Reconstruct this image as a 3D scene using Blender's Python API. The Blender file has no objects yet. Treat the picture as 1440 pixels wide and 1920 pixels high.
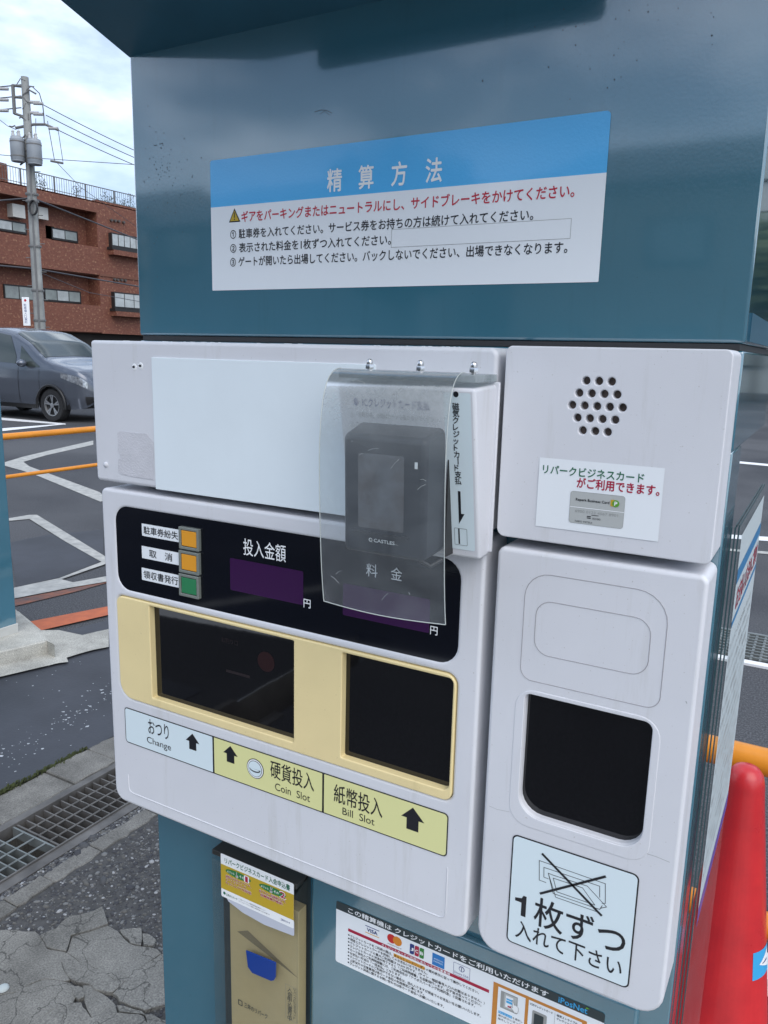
import bpy, bmesh, math, random
import numpy as np
from mathutils import Vector, Matrix
random.seed(7)
sc = bpy.context.scene
# ------------------------------------------------------------------ camera
YAW, PITCH, ROLL, FPX = 0.51088881, -0.19911285, -0.02406729, 1473.9768
def _rot(y, p, r):
    cy, sy, cp, sp, cr, sr = math.cos(y), math.sin(y), math.cos(p), math.sin(p), math.cos(r), math.sin(r)
    Rz = np.array([[cy, -sy, 0], [sy, cy, 0], [0, 0, 1]]); Rx = np.array([[1, 0, 0], [0, cp, -sp], [0, sp, cp]])
    Ry = np.array([[cr, 0, sr], [0, 1, 0], [-sr, 0, cr]])
    return Rz @ Rx @ Ry
R = _rot(YAW, PITCH, ROLL); EYE = np.array([0, 0, 1.45])
cam = bpy.data.cameras.new('camera'); camo = bpy.data.objects.new('camera', cam); sc.collection.objects.link(camo)
M3 = np.column_stack([R[:, 0], R[:, 2], -R[:, 1]])
mw = Matrix([list(M3[i]) + [EYE[i]] for i in range(3)] + [[0, 0, 0, 1]])
camo.matrix_world = mw
cam.sensor_fit = 'VERTICAL'; cam.sensor_height = 24; cam.lens = FPX / 1920 * 24
cam.clip_start = 0.02; cam.clip_end = 3000
sc.camera = camo
# ------------------------------------------------------------------ light
SUN_EL, SUN_AZ = math.radians(46), math.radians(128)      # azimuth from +Y towards +X
world = bpy.data.worlds.new('World'); sc.world = world; world.use_nodes = True
wn = world.node_tree; wn.nodes.clear()
def W(t, **k):
    n = wn.nodes.new(t)
    for a, b in k.items(): setattr(n, a, b)
    return n
sky = W('ShaderNodeTexSky', sky_type='NISHITA', sun_disc=False, sun_elevation=SUN_EL, sun_rotation=SUN_AZ)
sky.air_density = 1.0; sky.dust_density = 1.5; sky.ozone_density = 1.6
tc = W('ShaderNodeTexCoord'); mp = W('ShaderNodeMapping'); mp.inputs['Scale'].default_value = (1.3, 1.3, 3.4)
mp.inputs['Location'].default_value = (3.1, 1.7, .3)
nz = W('ShaderNodeTexNoise'); nz.inputs['Scale'].default_value = 1.9; nz.inputs['Detail'].default_value = 9; nz.inputs['Roughness'].default_value = .56
rp = W('ShaderNodeValToRGB'); rp.color_ramp.elements[0].position = .36; rp.color_ramp.elements[1].position = .62
nz2 = W('ShaderNodeTexNoise'); nz2.inputs['Scale'].default_value = 3.3; nz2.inputs['Detail'].default_value = 7
rc = W('ShaderNodeValToRGB'); rc.color_ramp.elements[0].position = .32; rc.color_ramp.elements[1].position = .66
rc.color_ramp.elements[0].color = (4.3, 5.7, 8.3, 1); rc.color_ramp.elements[1].color = (12.5, 13.8, 15.6, 1)
mx = W('ShaderNodeMixRGB'); bg = W('ShaderNodeBackground'); bg.inputs['Strength'].default_value = .1; ow = W('ShaderNodeOutputWorld')
L = wn.links.new
L(tc.outputs['Generated'], mp.inputs['Vector']); L(mp.outputs['Vector'], nz.inputs['Vector']); L(mp.outputs['Vector'], nz2.inputs['Vector'])
L(nz.outputs['Fac'], rp.inputs['Fac']); L(nz2.outputs['Fac'], rc.inputs['Fac'])
L(rp.outputs['Color'], mx.inputs['Fac']); L(sky.outputs['Color'], mx.inputs['Color1']); L(rc.outputs['Color'], mx.inputs['Color2'])
L(mx.outputs['Color'], bg.inputs['Color']); L(bg.outputs['Background'], ow.inputs['Surface'])
sun = bpy.data.lights.new('sun', 'SUN'); sun.energy = 1.2; sun.angle = math.radians(60); sun.color = (1, .95, .89)
suno = bpy.data.objects.new('sun', sun); sc.collection.objects.link(suno)
sd = Vector((math.sin(SUN_AZ) * math.cos(SUN_EL), math.cos(SUN_AZ) * math.cos(SUN_EL), math.sin(SUN_EL)))
suno.rotation_euler = sd.to_track_quat('Z', 'Y').to_euler(); suno.location = (5, 5, 10)
sc.view_settings.view_transform = 'Standard'; sc.view_settings.look = 'None'
sc.view_settings.gamma = 1; sc.view_settings.use_curve_mapping = False
sc.view_settings.exposure = 0.56
sc.render.engine = 'CYCLES'; sc.cycles.transparent_max_bounces = 16

# ------------------------------------------------------------------ measuring helpers (photo pixel -> point on a real plane)
def ray(px, py): return R @ np.array([(px - 720) / FPX, 1, -(py - 960) / FPX])
def F(px, py, y=.75):
    d = ray(px, py); P = EYE + d * (y / d[1]); return (float(P[0]), float(P[2]))
def G(px, py, z=0):
    d = ray(px, py); P = EYE + d * ((z - EYE[2]) / d[2]); return (float(P[0]), float(P[1]))
def XP(px, py, X):
    d = ray(px, py); P = EYE + d * (X / d[0]); return (float(P[1]), float(P[2]))
# ------------------------------------------------------------------ materials
MATS = {}
def mat(name, col, rough=.5, metal=0, spec=.5, var=0, vscale=8, bump=0, bscale=200, coat=0, detail=4, col2=None, emit=0, rvar=0):
    if name in MATS: return MATS[name]
    m = bpy.data.materials.new(name); m.use_nodes = True; nt = m.node_tree; b = nt.nodes['Principled BSDF']
    b.inputs['Base Color'].default_value = (*col, 1); b.inputs['Roughness'].default_value = rough
    b.inputs['Metallic'].default_value = metal; b.inputs['Specular IOR Level'].default_value = spec
    if coat: b.inputs['Coat Weight'].default_value = coat; b.inputs['Coat Roughness'].default_value = .06; b.inputs['Coat IOR'].default_value = 1.5 if coat < 1 else 2.2
    tcn = nt.nodes.new('ShaderNodeTexCoord')
    if var or col2:
        n = nt.nodes.new('ShaderNodeTexNoise'); n.inputs['Scale'].default_value = vscale; n.inputs['Detail'].default_value = detail + 2; n.inputs['Roughness'].default_value = .6
        nt.links.new(tcn.outputs['Object'], n.inputs['Vector'])
        r = nt.nodes.new('ShaderNodeValToRGB'); r.color_ramp.elements[0].position = .3; r.color_ramp.elements[1].position = .7
        c2 = col2 if col2 else tuple(c * (1 - var) for c in col); c1 = col if col2 else tuple(min(1, c * (1 + var)) for c in col)
        r.color_ramp.elements[0].color = (*c2, 1); r.color_ramp.elements[1].color = (*c1, 1)
        nt.links.new(n.outputs['Fac'], r.inputs['Fac']); nt.links.new(r.outputs['Color'], b.inputs['Base Color'])
        if rvar:
            mr = nt.nodes.new('ShaderNodeMapRange'); mr.inputs['To Min'].default_value = max(.02, rough - rvar); mr.inputs['To Max'].default_value = rough + rvar
            nt.links.new(n.outputs['Fac'], mr.inputs['Value']); nt.links.new(mr.outputs['Result'], b.inputs['Roughness'])
    if bump:
        n = nt.nodes.new('ShaderNodeTexNoise'); n.inputs['Scale'].default_value = bscale; n.inputs['Detail'].default_value = detail
        nt.links.new(tcn.outputs['Object'], n.inputs['Vector'])
        bm_ = nt.nodes.new('ShaderNodeBump'); bm_.inputs['Strength'].default_value = bump; bm_.inputs['Distance'].default_value = .002
        nt.links.new(n.outputs['Fac'], bm_.inputs['Height']); nt.links.new(bm_.outputs['Normal'], b.inputs['Normal'])
    if emit: b.inputs['Emission Color'].default_value = (*col, 1); b.inputs['Emission Strength'].default_value = emit
    MATS[name] = m; return m
def sheet_mat(name, haze=.25, col=(.7, .72, .7), edge=None, top=None, rough=.12, refl=.55):
    """clear plastic: mostly see-through, some milky haze, glossy reflection by Fresnel"""
    m = bpy.data.materials.new(name); m.use_nodes = True; nt = m.node_tree; nt.nodes.clear()
    N = nt.nodes.new; l = nt.links.new
    out = N('ShaderNodeOutputMaterial'); tr = N('ShaderNodeBsdfTransparent'); tr.inputs[0].default_value = (*(edge or (.86, .9, .9)), 1)
    df = N('ShaderNodeBsdfDiffuse'); df.inputs[0].default_value = (*col, 1)
    gl = N('ShaderNodeBsdfGlossy'); gl.inputs['Roughness'].default_value = rough
    t = N('ShaderNodeTexCoord'); n1 = N('ShaderNodeTexNoise'); n1.inputs['Scale'].default_value = 22; n1.inputs['Detail'].default_value = 8; n1.inputs['Distortion'].default_value = .8
    n2 = N('ShaderNodeTexNoise'); n2.inputs['Scale'].default_value = 120; n2.inputs['Detail'].default_value = 10; n2.inputs['Roughness'].default_value = .75
    l(t.outputs['Object'], n1.inputs['Vector']); l(t.outputs['Object'], n2.inputs['Vector'])
    mr = N('ShaderNodeMapRange'); mr.inputs['From Min'].default_value = .3; mr.inputs['From Max'].default_value = .75
    mr.inputs['To Min'].default_value = haze * .65; mr.inputs['To Max'].default_value = haze * 1.5
    l(n1.outputs['Fac'], mr.inputs['Value'])
    fac = mr.outputs['Result']
    if top:      # more scratched / yellowed towards the top: (z0, z1, amount, colour)
        sx = N('ShaderNodeSeparateXYZ'); l(t.outputs['Object'], sx.inputs[0])
        m2 = N('ShaderNodeMapRange'); m2.inputs['From Min'].default_value = top[0]; m2.inputs['From Max'].default_value = top[1]; m2.inputs['To Max'].default_value = top[2]
        l(sx.outputs['Z'], m2.inputs['Value'])
        mu = N('ShaderNodeMath'); mu.operation = 'MULTIPLY'; m3 = N('ShaderNodeMapRange'); m3.inputs['From Min'].default_value = .35; m3.inputs['From Max'].default_value = .65; m3.inputs['To Min'].default_value = .6; m3.inputs['To Max'].default_value = 1.3
        l(n2.outputs['Fac'], m3.inputs['Value']); l(m2.outputs['Result'], mu.inputs[0]); l(m3.outputs['Result'], mu.inputs[1])
        ad = N('ShaderNodeMath'); ad.operation = 'ADD'; l(fac, ad.inputs[0]); l(mu.outputs[0], ad.inputs[1]); fac = ad.outputs[0]
        mc = N('ShaderNodeMixRGB'); mc.inputs[1].default_value = (*col, 1); mc.inputs[2].default_value = (*top[3], 1); l(m2.outputs['Result'], mc.inputs[0]); l(mc.outputs[0], df.inputs[0])
    mix = N('ShaderNodeMixShader'); l(fac, mix.inputs[0]); l(tr.outputs[0], mix.inputs[1]); l(df.outputs[0], mix.inputs[2])
    fr = N('ShaderNodeFresnel'); fr.inputs[0].default_value = 1.45
    mg = N('ShaderNodeMath'); mg.operation = 'MULTIPLY'; mg.inputs[1].default_value = refl; l(fr.outputs[0], mg.inputs[0])
    mix2 = N('ShaderNodeMixShader'); l(mg.outputs[0], mix2.inputs[0]); l(mix.outputs[0], mix2.inputs[1]); l(gl.outputs[0], mix2.inputs[2])
    l(mix2.outputs[0], out.inputs['Surface']); MATS[name] = m; return m
TEAL = (.044, .165, .230)
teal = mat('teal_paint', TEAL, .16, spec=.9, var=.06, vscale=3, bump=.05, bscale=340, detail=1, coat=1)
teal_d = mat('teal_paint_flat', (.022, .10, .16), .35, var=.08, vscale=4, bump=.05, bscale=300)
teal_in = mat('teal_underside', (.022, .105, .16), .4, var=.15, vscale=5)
cream = mat('cover_plastic', (.70, .71, .745), .42, var=.035, vscale=5, bump=.10, bscale=1500, detail=1, rvar=.05)
cream_in = mat('cover_inside', (.06, .06, .065), .7)
yellow = mat('yellow_bezel', (.85, .70, .37), .42, var=.04, vscale=9, bump=.12, bscale=1300, detail=1)
labyel = mat('label_yellow', (.77, .76, .36), .35)
white = mat('sticker_white', (.88, .92, .95), .25, spec=.5, bump=.03, bscale=500, detail=1, coat=.6)
white2 = mat('label_white', (.72, .83, .87), .3)
blank = mat('blank_sheet', (.80, .88, .92), .30, var=.03, vscale=6)
black = mat('print_black', (.012, .013, .018), .4)
blackish = mat('black_plastic', (.012, .013, .016), .35, bump=.05, bscale=900)
glassb = mat('smoked_window', (.003, .003, .004), .03, spec=.75, bump=.01, bscale=30)
glassd = mat('display_window', (.002, .003, .007), .05, spec=.4)
purple = mat('display_purple', (.036, .005, .055), .2)
blue = mat('print_blue', (.09, .48, .90), .2, spec=.6, bump=.07, bscale=420, detail=1, coat=.7)
red = mat('print_red', (.55, .02, .05), .4)
dred = mat('print_dark_red', (.42, .01, .05), .4)
dgreen = mat('print_green', (.03, .16, .09), .4)
prwhite = mat('print_white', (.90, .92, .93), .4)
dgrey = mat('print_dark_grey', (.03, .045, .05), .4)
orange_p = mat('print_orange', (.60, .24, .04), .4)
navy = mat('print_navy', (.02, .04, .20), .4)
gold = mat('print_gold', (.55, .38, .03), .4)
hiliteo = mat('print_highlight', (.75, .36, .05), .4)
lblue = mat('print_light_blue', (.05, .40, .75), .4)
grey_p = mat('print_grey', (.33, .34, .33), .4)
lgrey_p = mat('print_light_grey', (.48, .50, .49), .35)
steel = mat('stainless', (.62, .62, .62), .22, metal=1, bump=.02)
darkm = mat('dark_metal', (.03, .03, .032), .5)

# ------------------------------------------------------------------ object helpers
ORG = {}
COL = sc.collection
def tag(o, label=None, cat=None, group=None, kind=None):
    if label: o['label'] = label
    if cat: o['category'] = cat
    if group: o['group'] = group
    if kind: o['kind'] = kind
    return o
def thing(name, label, cat, loc=(0, 0, 0), rz=0, group=None):
    o = bpy.data.objects.new(name, None); COL.objects.link(o); o.location = loc; o.rotation_euler = (0, 0, rz); o.empty_display_size = .1
    ORG[o] = Vector(loc) if rz == 0 else Vector((0, 0, 0)); return tag(o, label, cat, group)
class MB:
    """collects polygons in world coordinates with a material each"""
    def __init__(s): s.v = []; s.f = []; s.m = []; s.mats = []
    def mi(s, m):
        if m not in s.mats: s.mats.append(m)
        return s.mats.index(m)
    def add(s, vs, fs, m):
        o = len(s.v); s.v += [tuple(v) for v in vs]; k = s.mi(m)
        for f in fs: s.f.append(tuple(i + o for i in f)); s.m.append(k)
    def box(s, x0, x1, y0, y1, z0, z1, m):
        v = [(x, y, z) for x in (x0, x1) for y in (y0, y1) for z in (z0, z1)]
        s.add(v, [(0, 1, 3, 2), (4, 6, 7, 5), (0, 4, 5, 1), (2, 3, 7, 6), (0, 2, 6, 4), (1, 5, 7, 3)], m)
    def hexa(s, v, m):   # 8 verts: bottom 4 ccw, top 4 ccw
        s.add(v, [(3, 2, 1, 0), (4, 5, 6, 7), (0, 1, 5, 4), (1, 2, 6, 5), (2, 3, 7, 6), (3, 0, 4, 7)], m)
    def prism(s, pts, z0, z1, m, inset=0):
        n = len(pts); a = sum(pts[i][0] * pts[(i + 1) % n][1] - pts[(i + 1) % n][0] * pts[i][1] for i in range(n))
        if a < 0: pts = pts[::-1]
        cx = sum(p[0] for p in pts) / n; cy = sum(p[1] for p in pts) / n
        def ins(p):
            d = math.hypot(p[0] - cx, p[1] - cy) or 1; k = 1 - min(.3, inset / d); return (cx + (p[0] - cx) * k, cy + (p[1] - cy) * k)
        lo = [(p[0], p[1], z0) for p in pts]
        if inset:
            mid = [(p[0], p[1], z1 - inset * .7) for p in pts]; hi = [(*ins(p), z1) for p in pts]
            fs = [tuple(range(2 * n, 3 * n))] + [(i, (i + 1) % n, n + (i + 1) % n, n + i) for i in range(n)] + [(n + i, n + (i + 1) % n, 2 * n + (i + 1) % n, 2 * n + i) for i in range(n)]
            s.add(lo + mid + hi, fs, m)
        else:
            hi = [(p[0], p[1], z1) for p in pts]
            s.add(lo + hi, [tuple(range(n, 2 * n)), tuple(range(n))[::-1]] + [(i, (i + 1) % n, n + (i + 1) % n, n + i) for i in range(n)], m)
    def tube(s, pts, r, m, n=8, cap=True, r2=None):
        pts = [Vector(p) for p in pts]; rings = []; prev = None
        for i, p in enumerate(pts):
            t = (pts[min(i + 1, len(pts) - 1)] - pts[max(i - 1, 0)]).normalized()
            a = prev if prev else (Vector((0, 0, 1)) if abs(t.z) < .9 else Vector((1, 0, 0)))
            u = t.cross(a).normalized(); w = u.cross(t).normalized(); prev = w
            rr_ = r if r2 is None else r + (r2 - r) * i / (len(pts) - 1)
            rings.append([p + u * (rr_ * math.cos(k * 2 * math.pi / n)) + w * (rr_ * math.sin(k * 2 * math.pi / n)) for k in range(n)])
        vs = [v for g in rings for v in g]; fs = []
        for i in range(len(rings) - 1):
            for k in range(n): fs.append((i * n + k, i * n + (k + 1) % n, (i + 1) * n + (k + 1) % n, (i + 1) * n + k))
        if cap: fs.append(tuple(range(n))[::-1]); fs.append(tuple((len(rings) - 1) * n + k for k in range(n)))
        s.add(vs, fs, m)
    def lathe(s, prof, c, m, n=24, axis='Z'):
        vs = []
        for r, h in prof:
            for k in range(n):
                a = k * 2 * math.pi / n; x, y = r * math.cos(a), r * math.sin(a)
                vs.append((c[0] + x, c[1] + y, c[2] + h) if axis == 'Z' else (c[0] + x, c[1] - h, c[2] + y))
        fs = []
        for i in range(len(prof) - 1):
            for k in range(n): fs.append((i * n + k, i * n + (k + 1) % n, (i + 1) * n + (k + 1) % n, (i + 1) * n + k))
        s.add(vs, fs, m)
    def build(s, name, parent=None, smooth=0, bevel=0, fixn=True):
        me = bpy.data.meshes.new(name); og = ORG.get(parent, Vector((0, 0, 0)))
        me.from_pydata([(v[0] - og.x, v[1] - og.y, v[2] - og.z) for v in s.v], [], s.f)
        for m in s.mats: me.materials.append(m)
        me.polygons.foreach_set('material_index', s.m)
        if fixn:
            b = bmesh.new(); b.from_mesh(me); bmesh.ops.recalc_face_normals(b, faces=b.faces); b.to_mesh(me); b.free()
        if smooth:
            me.polygons.foreach_set('use_smooth', [True] * len(me.polygons)); me.set_sharp_from_angle(angle=math.radians(smooth))
        o = bpy.data.objects.new(name, me); COL.objects.link(o)
        if parent: o.parent = parent; ORG[o] = og
        else: ORG[o] = Vector((0, 0, 0))
        if bevel:
            bv = o.modifiers.new('bevel', 'BEVEL'); bv.width = bevel; bv.segments = 3; bv.limit_method = 'ANGLE'; bv.angle_limit = math.radians(40)
            if not smooth: me.polygons.foreach_set('use_smooth', [True] * len(me.polygons)); me.set_sharp_from_angle(angle=math.radians(60))
            bv.harden_normals = False
        return o
def dup(o, loc=None, parent=None):
    c = o.copy(); COL.objects.link(c)
    if parent: c.parent = parent
    if loc is not None: c.location = loc
    return c
def rr(x0, x1, z0, z1, r=0, n=7):
    """rounded rectangle, r one radius or (bl, br, tr, tl)"""
    rs = r if isinstance(r, (tuple, list)) else (r,) * 4; out = []
    for (cx, cz, a0), q in zip(((x0, z0, 180), (x1, z0, 270), (x1, z1, 0), (x0, z1, 90)), rs):
        sx = 1 if cx == x0 else -1; sz = 1 if cz == z0 else -1
        if q == 0: out.append((cx, cz)); continue
        for i in range(n):
            a = math.radians(a0 + 90 * i / (n - 1)); out.append((cx + sx * q + q * math.cos(a), cz + sz * q + q * math.sin(a)))
    return out
def area(p): return sum(p[i][0] * p[(i + 1) % len(p)][1] - p[(i + 1) % len(p)][0] * p[i][1] for i in range(len(p))) / 2
def curve_mesh(outer, holes, thick, bevel, seg=3):
    cu = bpy.data.curves.new('c', 'CURVE'); cu.dimensions = '2D'; cu.fill_mode = 'BOTH'
    for k, pl in enumerate([outer] + list(holes)):
        pl = list(pl)
        if (area(pl) > 0) != (k == 0): pl = pl[::-1]
        s = cu.splines.new('POLY'); s.points.add(len(pl) - 1); s.use_cyclic_u = True
        for i, p in enumerate(pl): s.points[i].co = (p[0], p[1], 0, 1)
    cu.extrude = max(0, thick / 2 - bevel); cu.bevel_depth = bevel; cu.bevel_resolution = seg; cu.offset = -bevel
    o = bpy.data.objects.new('c', cu); me = o.to_mesh(); v = np.empty(len(me.vertices) * 3); me.vertices.foreach_get('co', v)
    fs = [tuple(p.vertices) for p in me.polygons]; v = v.reshape(-1, 3).copy(); o.to_mesh_clear(); bpy.data.objects.remove(o); bpy.data.curves.remove(cu)
    return v, fs
def plate(name, outer, yfront, thick, m, parent, holes=(), bevel=.001, smooth=40, label=None, mb=None):
    v, fs = curve_mesh(outer, holes, thick, bevel)
    b = mb or MB(); b.add([(p[0], yfront + thick / 2 - p[2], p[1]) for p in v], fs, m)
    if mb: return mb
    o = b.build(name, parent, smooth=smooth, fixn=False)
    # weld so bevel shading is smooth
    bb = bmesh.new(); bb.from_mesh(o.data); bmesh.ops.remove_doubles(bb, verts=bb.verts, dist=1e-5); bb.to_mesh(o.data); bb.free()
    o.data.polygons.foreach_set('use_smooth', [True] * len(o.data.polygons)); o.data.set_sharp_from_angle(angle=math.radians(smooth))
    wnm = o.modifiers.new('wn', 'WEIGHTED_NORMAL'); wnm.keep_sharp = True; wnm.weight = 100
    if label: o['label'] = label
    return o
TXT = {}
def text_geo(s, bold=0, res=2):
    k = (s, bold, res)
    if k not in TXT:
        cu = bpy.data.curves.new('t', 'FONT'); cu.body = s; cu.size = 1; cu.resolution_u = res; cu.offset = bold; cu.fill_mode = 'FRONT'
        o = bpy.data.objects.new('t', cu); me = o.to_mesh(); v = np.empty(len(me.vertices) * 3); me.vertices.foreach_get('co', v)
        TXT[k] = (v.reshape(-1, 3)[:, :2].copy(), [tuple(p.vertices) for p in me.polygons]); o.to_mesh_clear(); bpy.data.objects.remove(o); bpy.data.curves.remove(cu)
    return TXT[k]
STEP = .00022
class Flat:
    """flat print in layers on the plane y = const (facing -y); map turns (u, v, layer) into a world point"""
    def __init__(s, y, fn=None): s.y = y; s.b = MB(); s.fn = fn or (lambda u, v, l: (u, y - l * STEP, v))
    def p(s, px, py): return F(px, py, s.y)
    def poly(s, pts, m, l=0):
        if area(pts) < 0: pts = pts[::-1]
        s.b.add([s.fn(u, v, l) for u, v in pts], [tuple(range(len(pts)))], m)
    def holed(s, outer, holes, m, l=0):
        v, fs = curve_mesh(outer, holes, 0, 0); s.b.add([s.fn(q[0], q[1], l) for q in v], fs, m)
    def rect(s, x0, x1, z0, z1, m, l=0, r=0): s.poly(rr(x0, x1, z0, z1, r), m, l)
    def ring(s, pts, w, m, l=1):   # outline of width w inside pts
        n = len(pts)
        cx = [p for p in pts]
        if area(cx) < 0: cx = cx[::-1]
        inn = []
        for i in range(n):
            a, b, c = Vector(cx[i - 1]), Vector(cx[i]), Vector(cx[(i + 1) % n]); d = ((b - a).normalized() + (c - b).normalized()).normalized()
            nn = Vector((-d.y, d.x)); k = max(.5, nn.dot(Vector((-(c - b).normalized().y, (c - b).normalized().x)))); q = b + nn * (w / k); inn.append((q.x, q.y))
        s.b.add([s.fn(u, v, l) for u, v in cx + inn], [(i, (i + 1) % n, n + (i + 1) % n, n + i) for i in range(n)], m)
    def line(s, pts, w, m, l=1):
        for a, b in zip(pts[:-1], pts[1:]):
            a, b = Vector(a), Vector(b); d = (b - a).normalized() * (w / 2); n = Vector((-d.y, d.x))
            s.b.add([s.fn(*q, l) for q in (a - d + n, a - d - n, b + d - n, b + d + n)], [(0, 1, 2, 3)], m)
    def circ(s, c, r, m, l=1, n=20, rz=None): s.poly([(c[0] + r * math.cos(i * 2 * math.pi / n), c[1] + (rz or r) * math.sin(i * 2 * math.pi / n)) for i in range(n)], m, l)
    def text(s, t, x0, x1, zc, h, m, l=1, bold=0, lat=False, fitw=True, res=2, slope=0):
        v, fs = text_geo(t, 0, res)
        if not len(v): return
        a, b = v[:, 0].min(), v[:, 0].max()
        if lat: lo, hi = v[:, 1].min(), v[:, 1].max(); sy = h / (hi - lo); mid = (lo + hi) / 2
        else: sy = h / .92; mid = .38
        sx = (x1 - x0) / (b - a) if fitw else sy
        e = bold * .85; ofs = ((0, 0),) if not bold else ((-e, 0), (e, 0), (0, e), (0, -e))
        for k, (ex, ez) in enumerate(ofs):
            s.b.add([s.fn(x0 + (q[0] + ex - a) * sx, zc + (q[1] + ez - mid) * sy, l + k * .18) for q in v], fs, m)
    def ptext(s, t, pl, pr, hpx, m, l=1, **k):
        a = s.p(*pl); b = s.p(*pr); h = abs(s.p(pl[0], pl[1] - hpx / 2)[1] - s.p(pl[0], pl[1] + hpx / 2)[1])
        s.text(t, a[0], b[0], (a[1] + b[1]) / 2, h, m, l, **k)
    def prect(s, p0, p1, m, l=0, r=0):
        a, b = s.p(*p0), s.p(*p1); s.rect(min(a[0], b[0]), max(a[0], b[0]), min(a[1], b[1]), max(a[1], b[1]), m, l, r)
    def build(s, name, parent, label=None):
        o = s.b.build(name, parent, fixn=False)
        if label: o['label'] = label
        return o

# ================================================================== SETTING: ground
def ground_mat():
    m = bpy.data.materials.new('asphalt'); m.use_nodes = True; nt = m.node_tree; b = nt.nodes['Principled BSDF']; N = nt.nodes.new; l = nt.links.new
    t = N('ShaderNodeTexCoord'); n1 = N('ShaderNodeTexNoise'); n1.inputs['Scale'].default_value = .45; n1.inputs['Detail'].default_value = 6; n1.inputs['Distortion'].default_value = .5
    n2 = N('ShaderNodeTexNoise'); n2.inputs['Scale'].default_value = 130; n2.inputs['Detail'].default_value = 3
    v = N('ShaderNodeTexVoronoi'); v.inputs['Scale'].default_value = 75
    for q in (n1, n2, v): l(t.outputs['Object'], q.inputs['Vector'])
    r1 = N('ShaderNodeValToRGB'); e = r1.color_ramp.elements; e[0].position = .38; e[1].position = .62; e[0].color = (.036, .038, .044, 1); e[1].color = (.075, .077, .083, 1)
    l(n1.outputs['Fac'], r1.inputs[0])
    r2 = N('ShaderNodeValToRGB'); e = r2.color_ramp.elements; e[0].position = .42; e[1].position = .74; e[0].color = (.55, .55, .55, 1); e[1].color = (2.1, 2.05, 2.0, 1); l(n2.outputs['Fac'], r2.inputs[0])
    mu = N('ShaderNodeMixRGB'); mu.blend_type = 'MULTIPLY'; mu.inputs[0].default_value = 1; l(r1.outputs[0], mu.inputs[1]); l(r2.outputs[0], mu.inputs[2])
    l(mu.outputs[0], b.inputs['Base Color']); b.inputs['Roughness'].default_value = .8
    bp = N('ShaderNodeBump'); bp.inputs['Strength'].default_value = .6; bp.inputs['Distance'].default_value = .004
    ad = N('ShaderNodeMath'); l(v.outputs['Distance'], ad.inputs[0]); l(n2.outputs['Fac'], ad.inputs[1]); l(ad.outputs[0], bp.inputs['Height']); l(bp.outputs[0], b.inputs['Normal'])
    MATS['asphalt'] = m; return m
asphalt = ground_mat()
asph_new = mat('asphalt_sealed', (.040, .043, .052), .62, var=.28, vscale=2.5, bump=.5, bscale=90)
asph_rough = mat('asphalt_worn', (.060, .058, .056), .85, var=.35, vscale=30, bump=1, bscale=170, detail=6)
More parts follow.
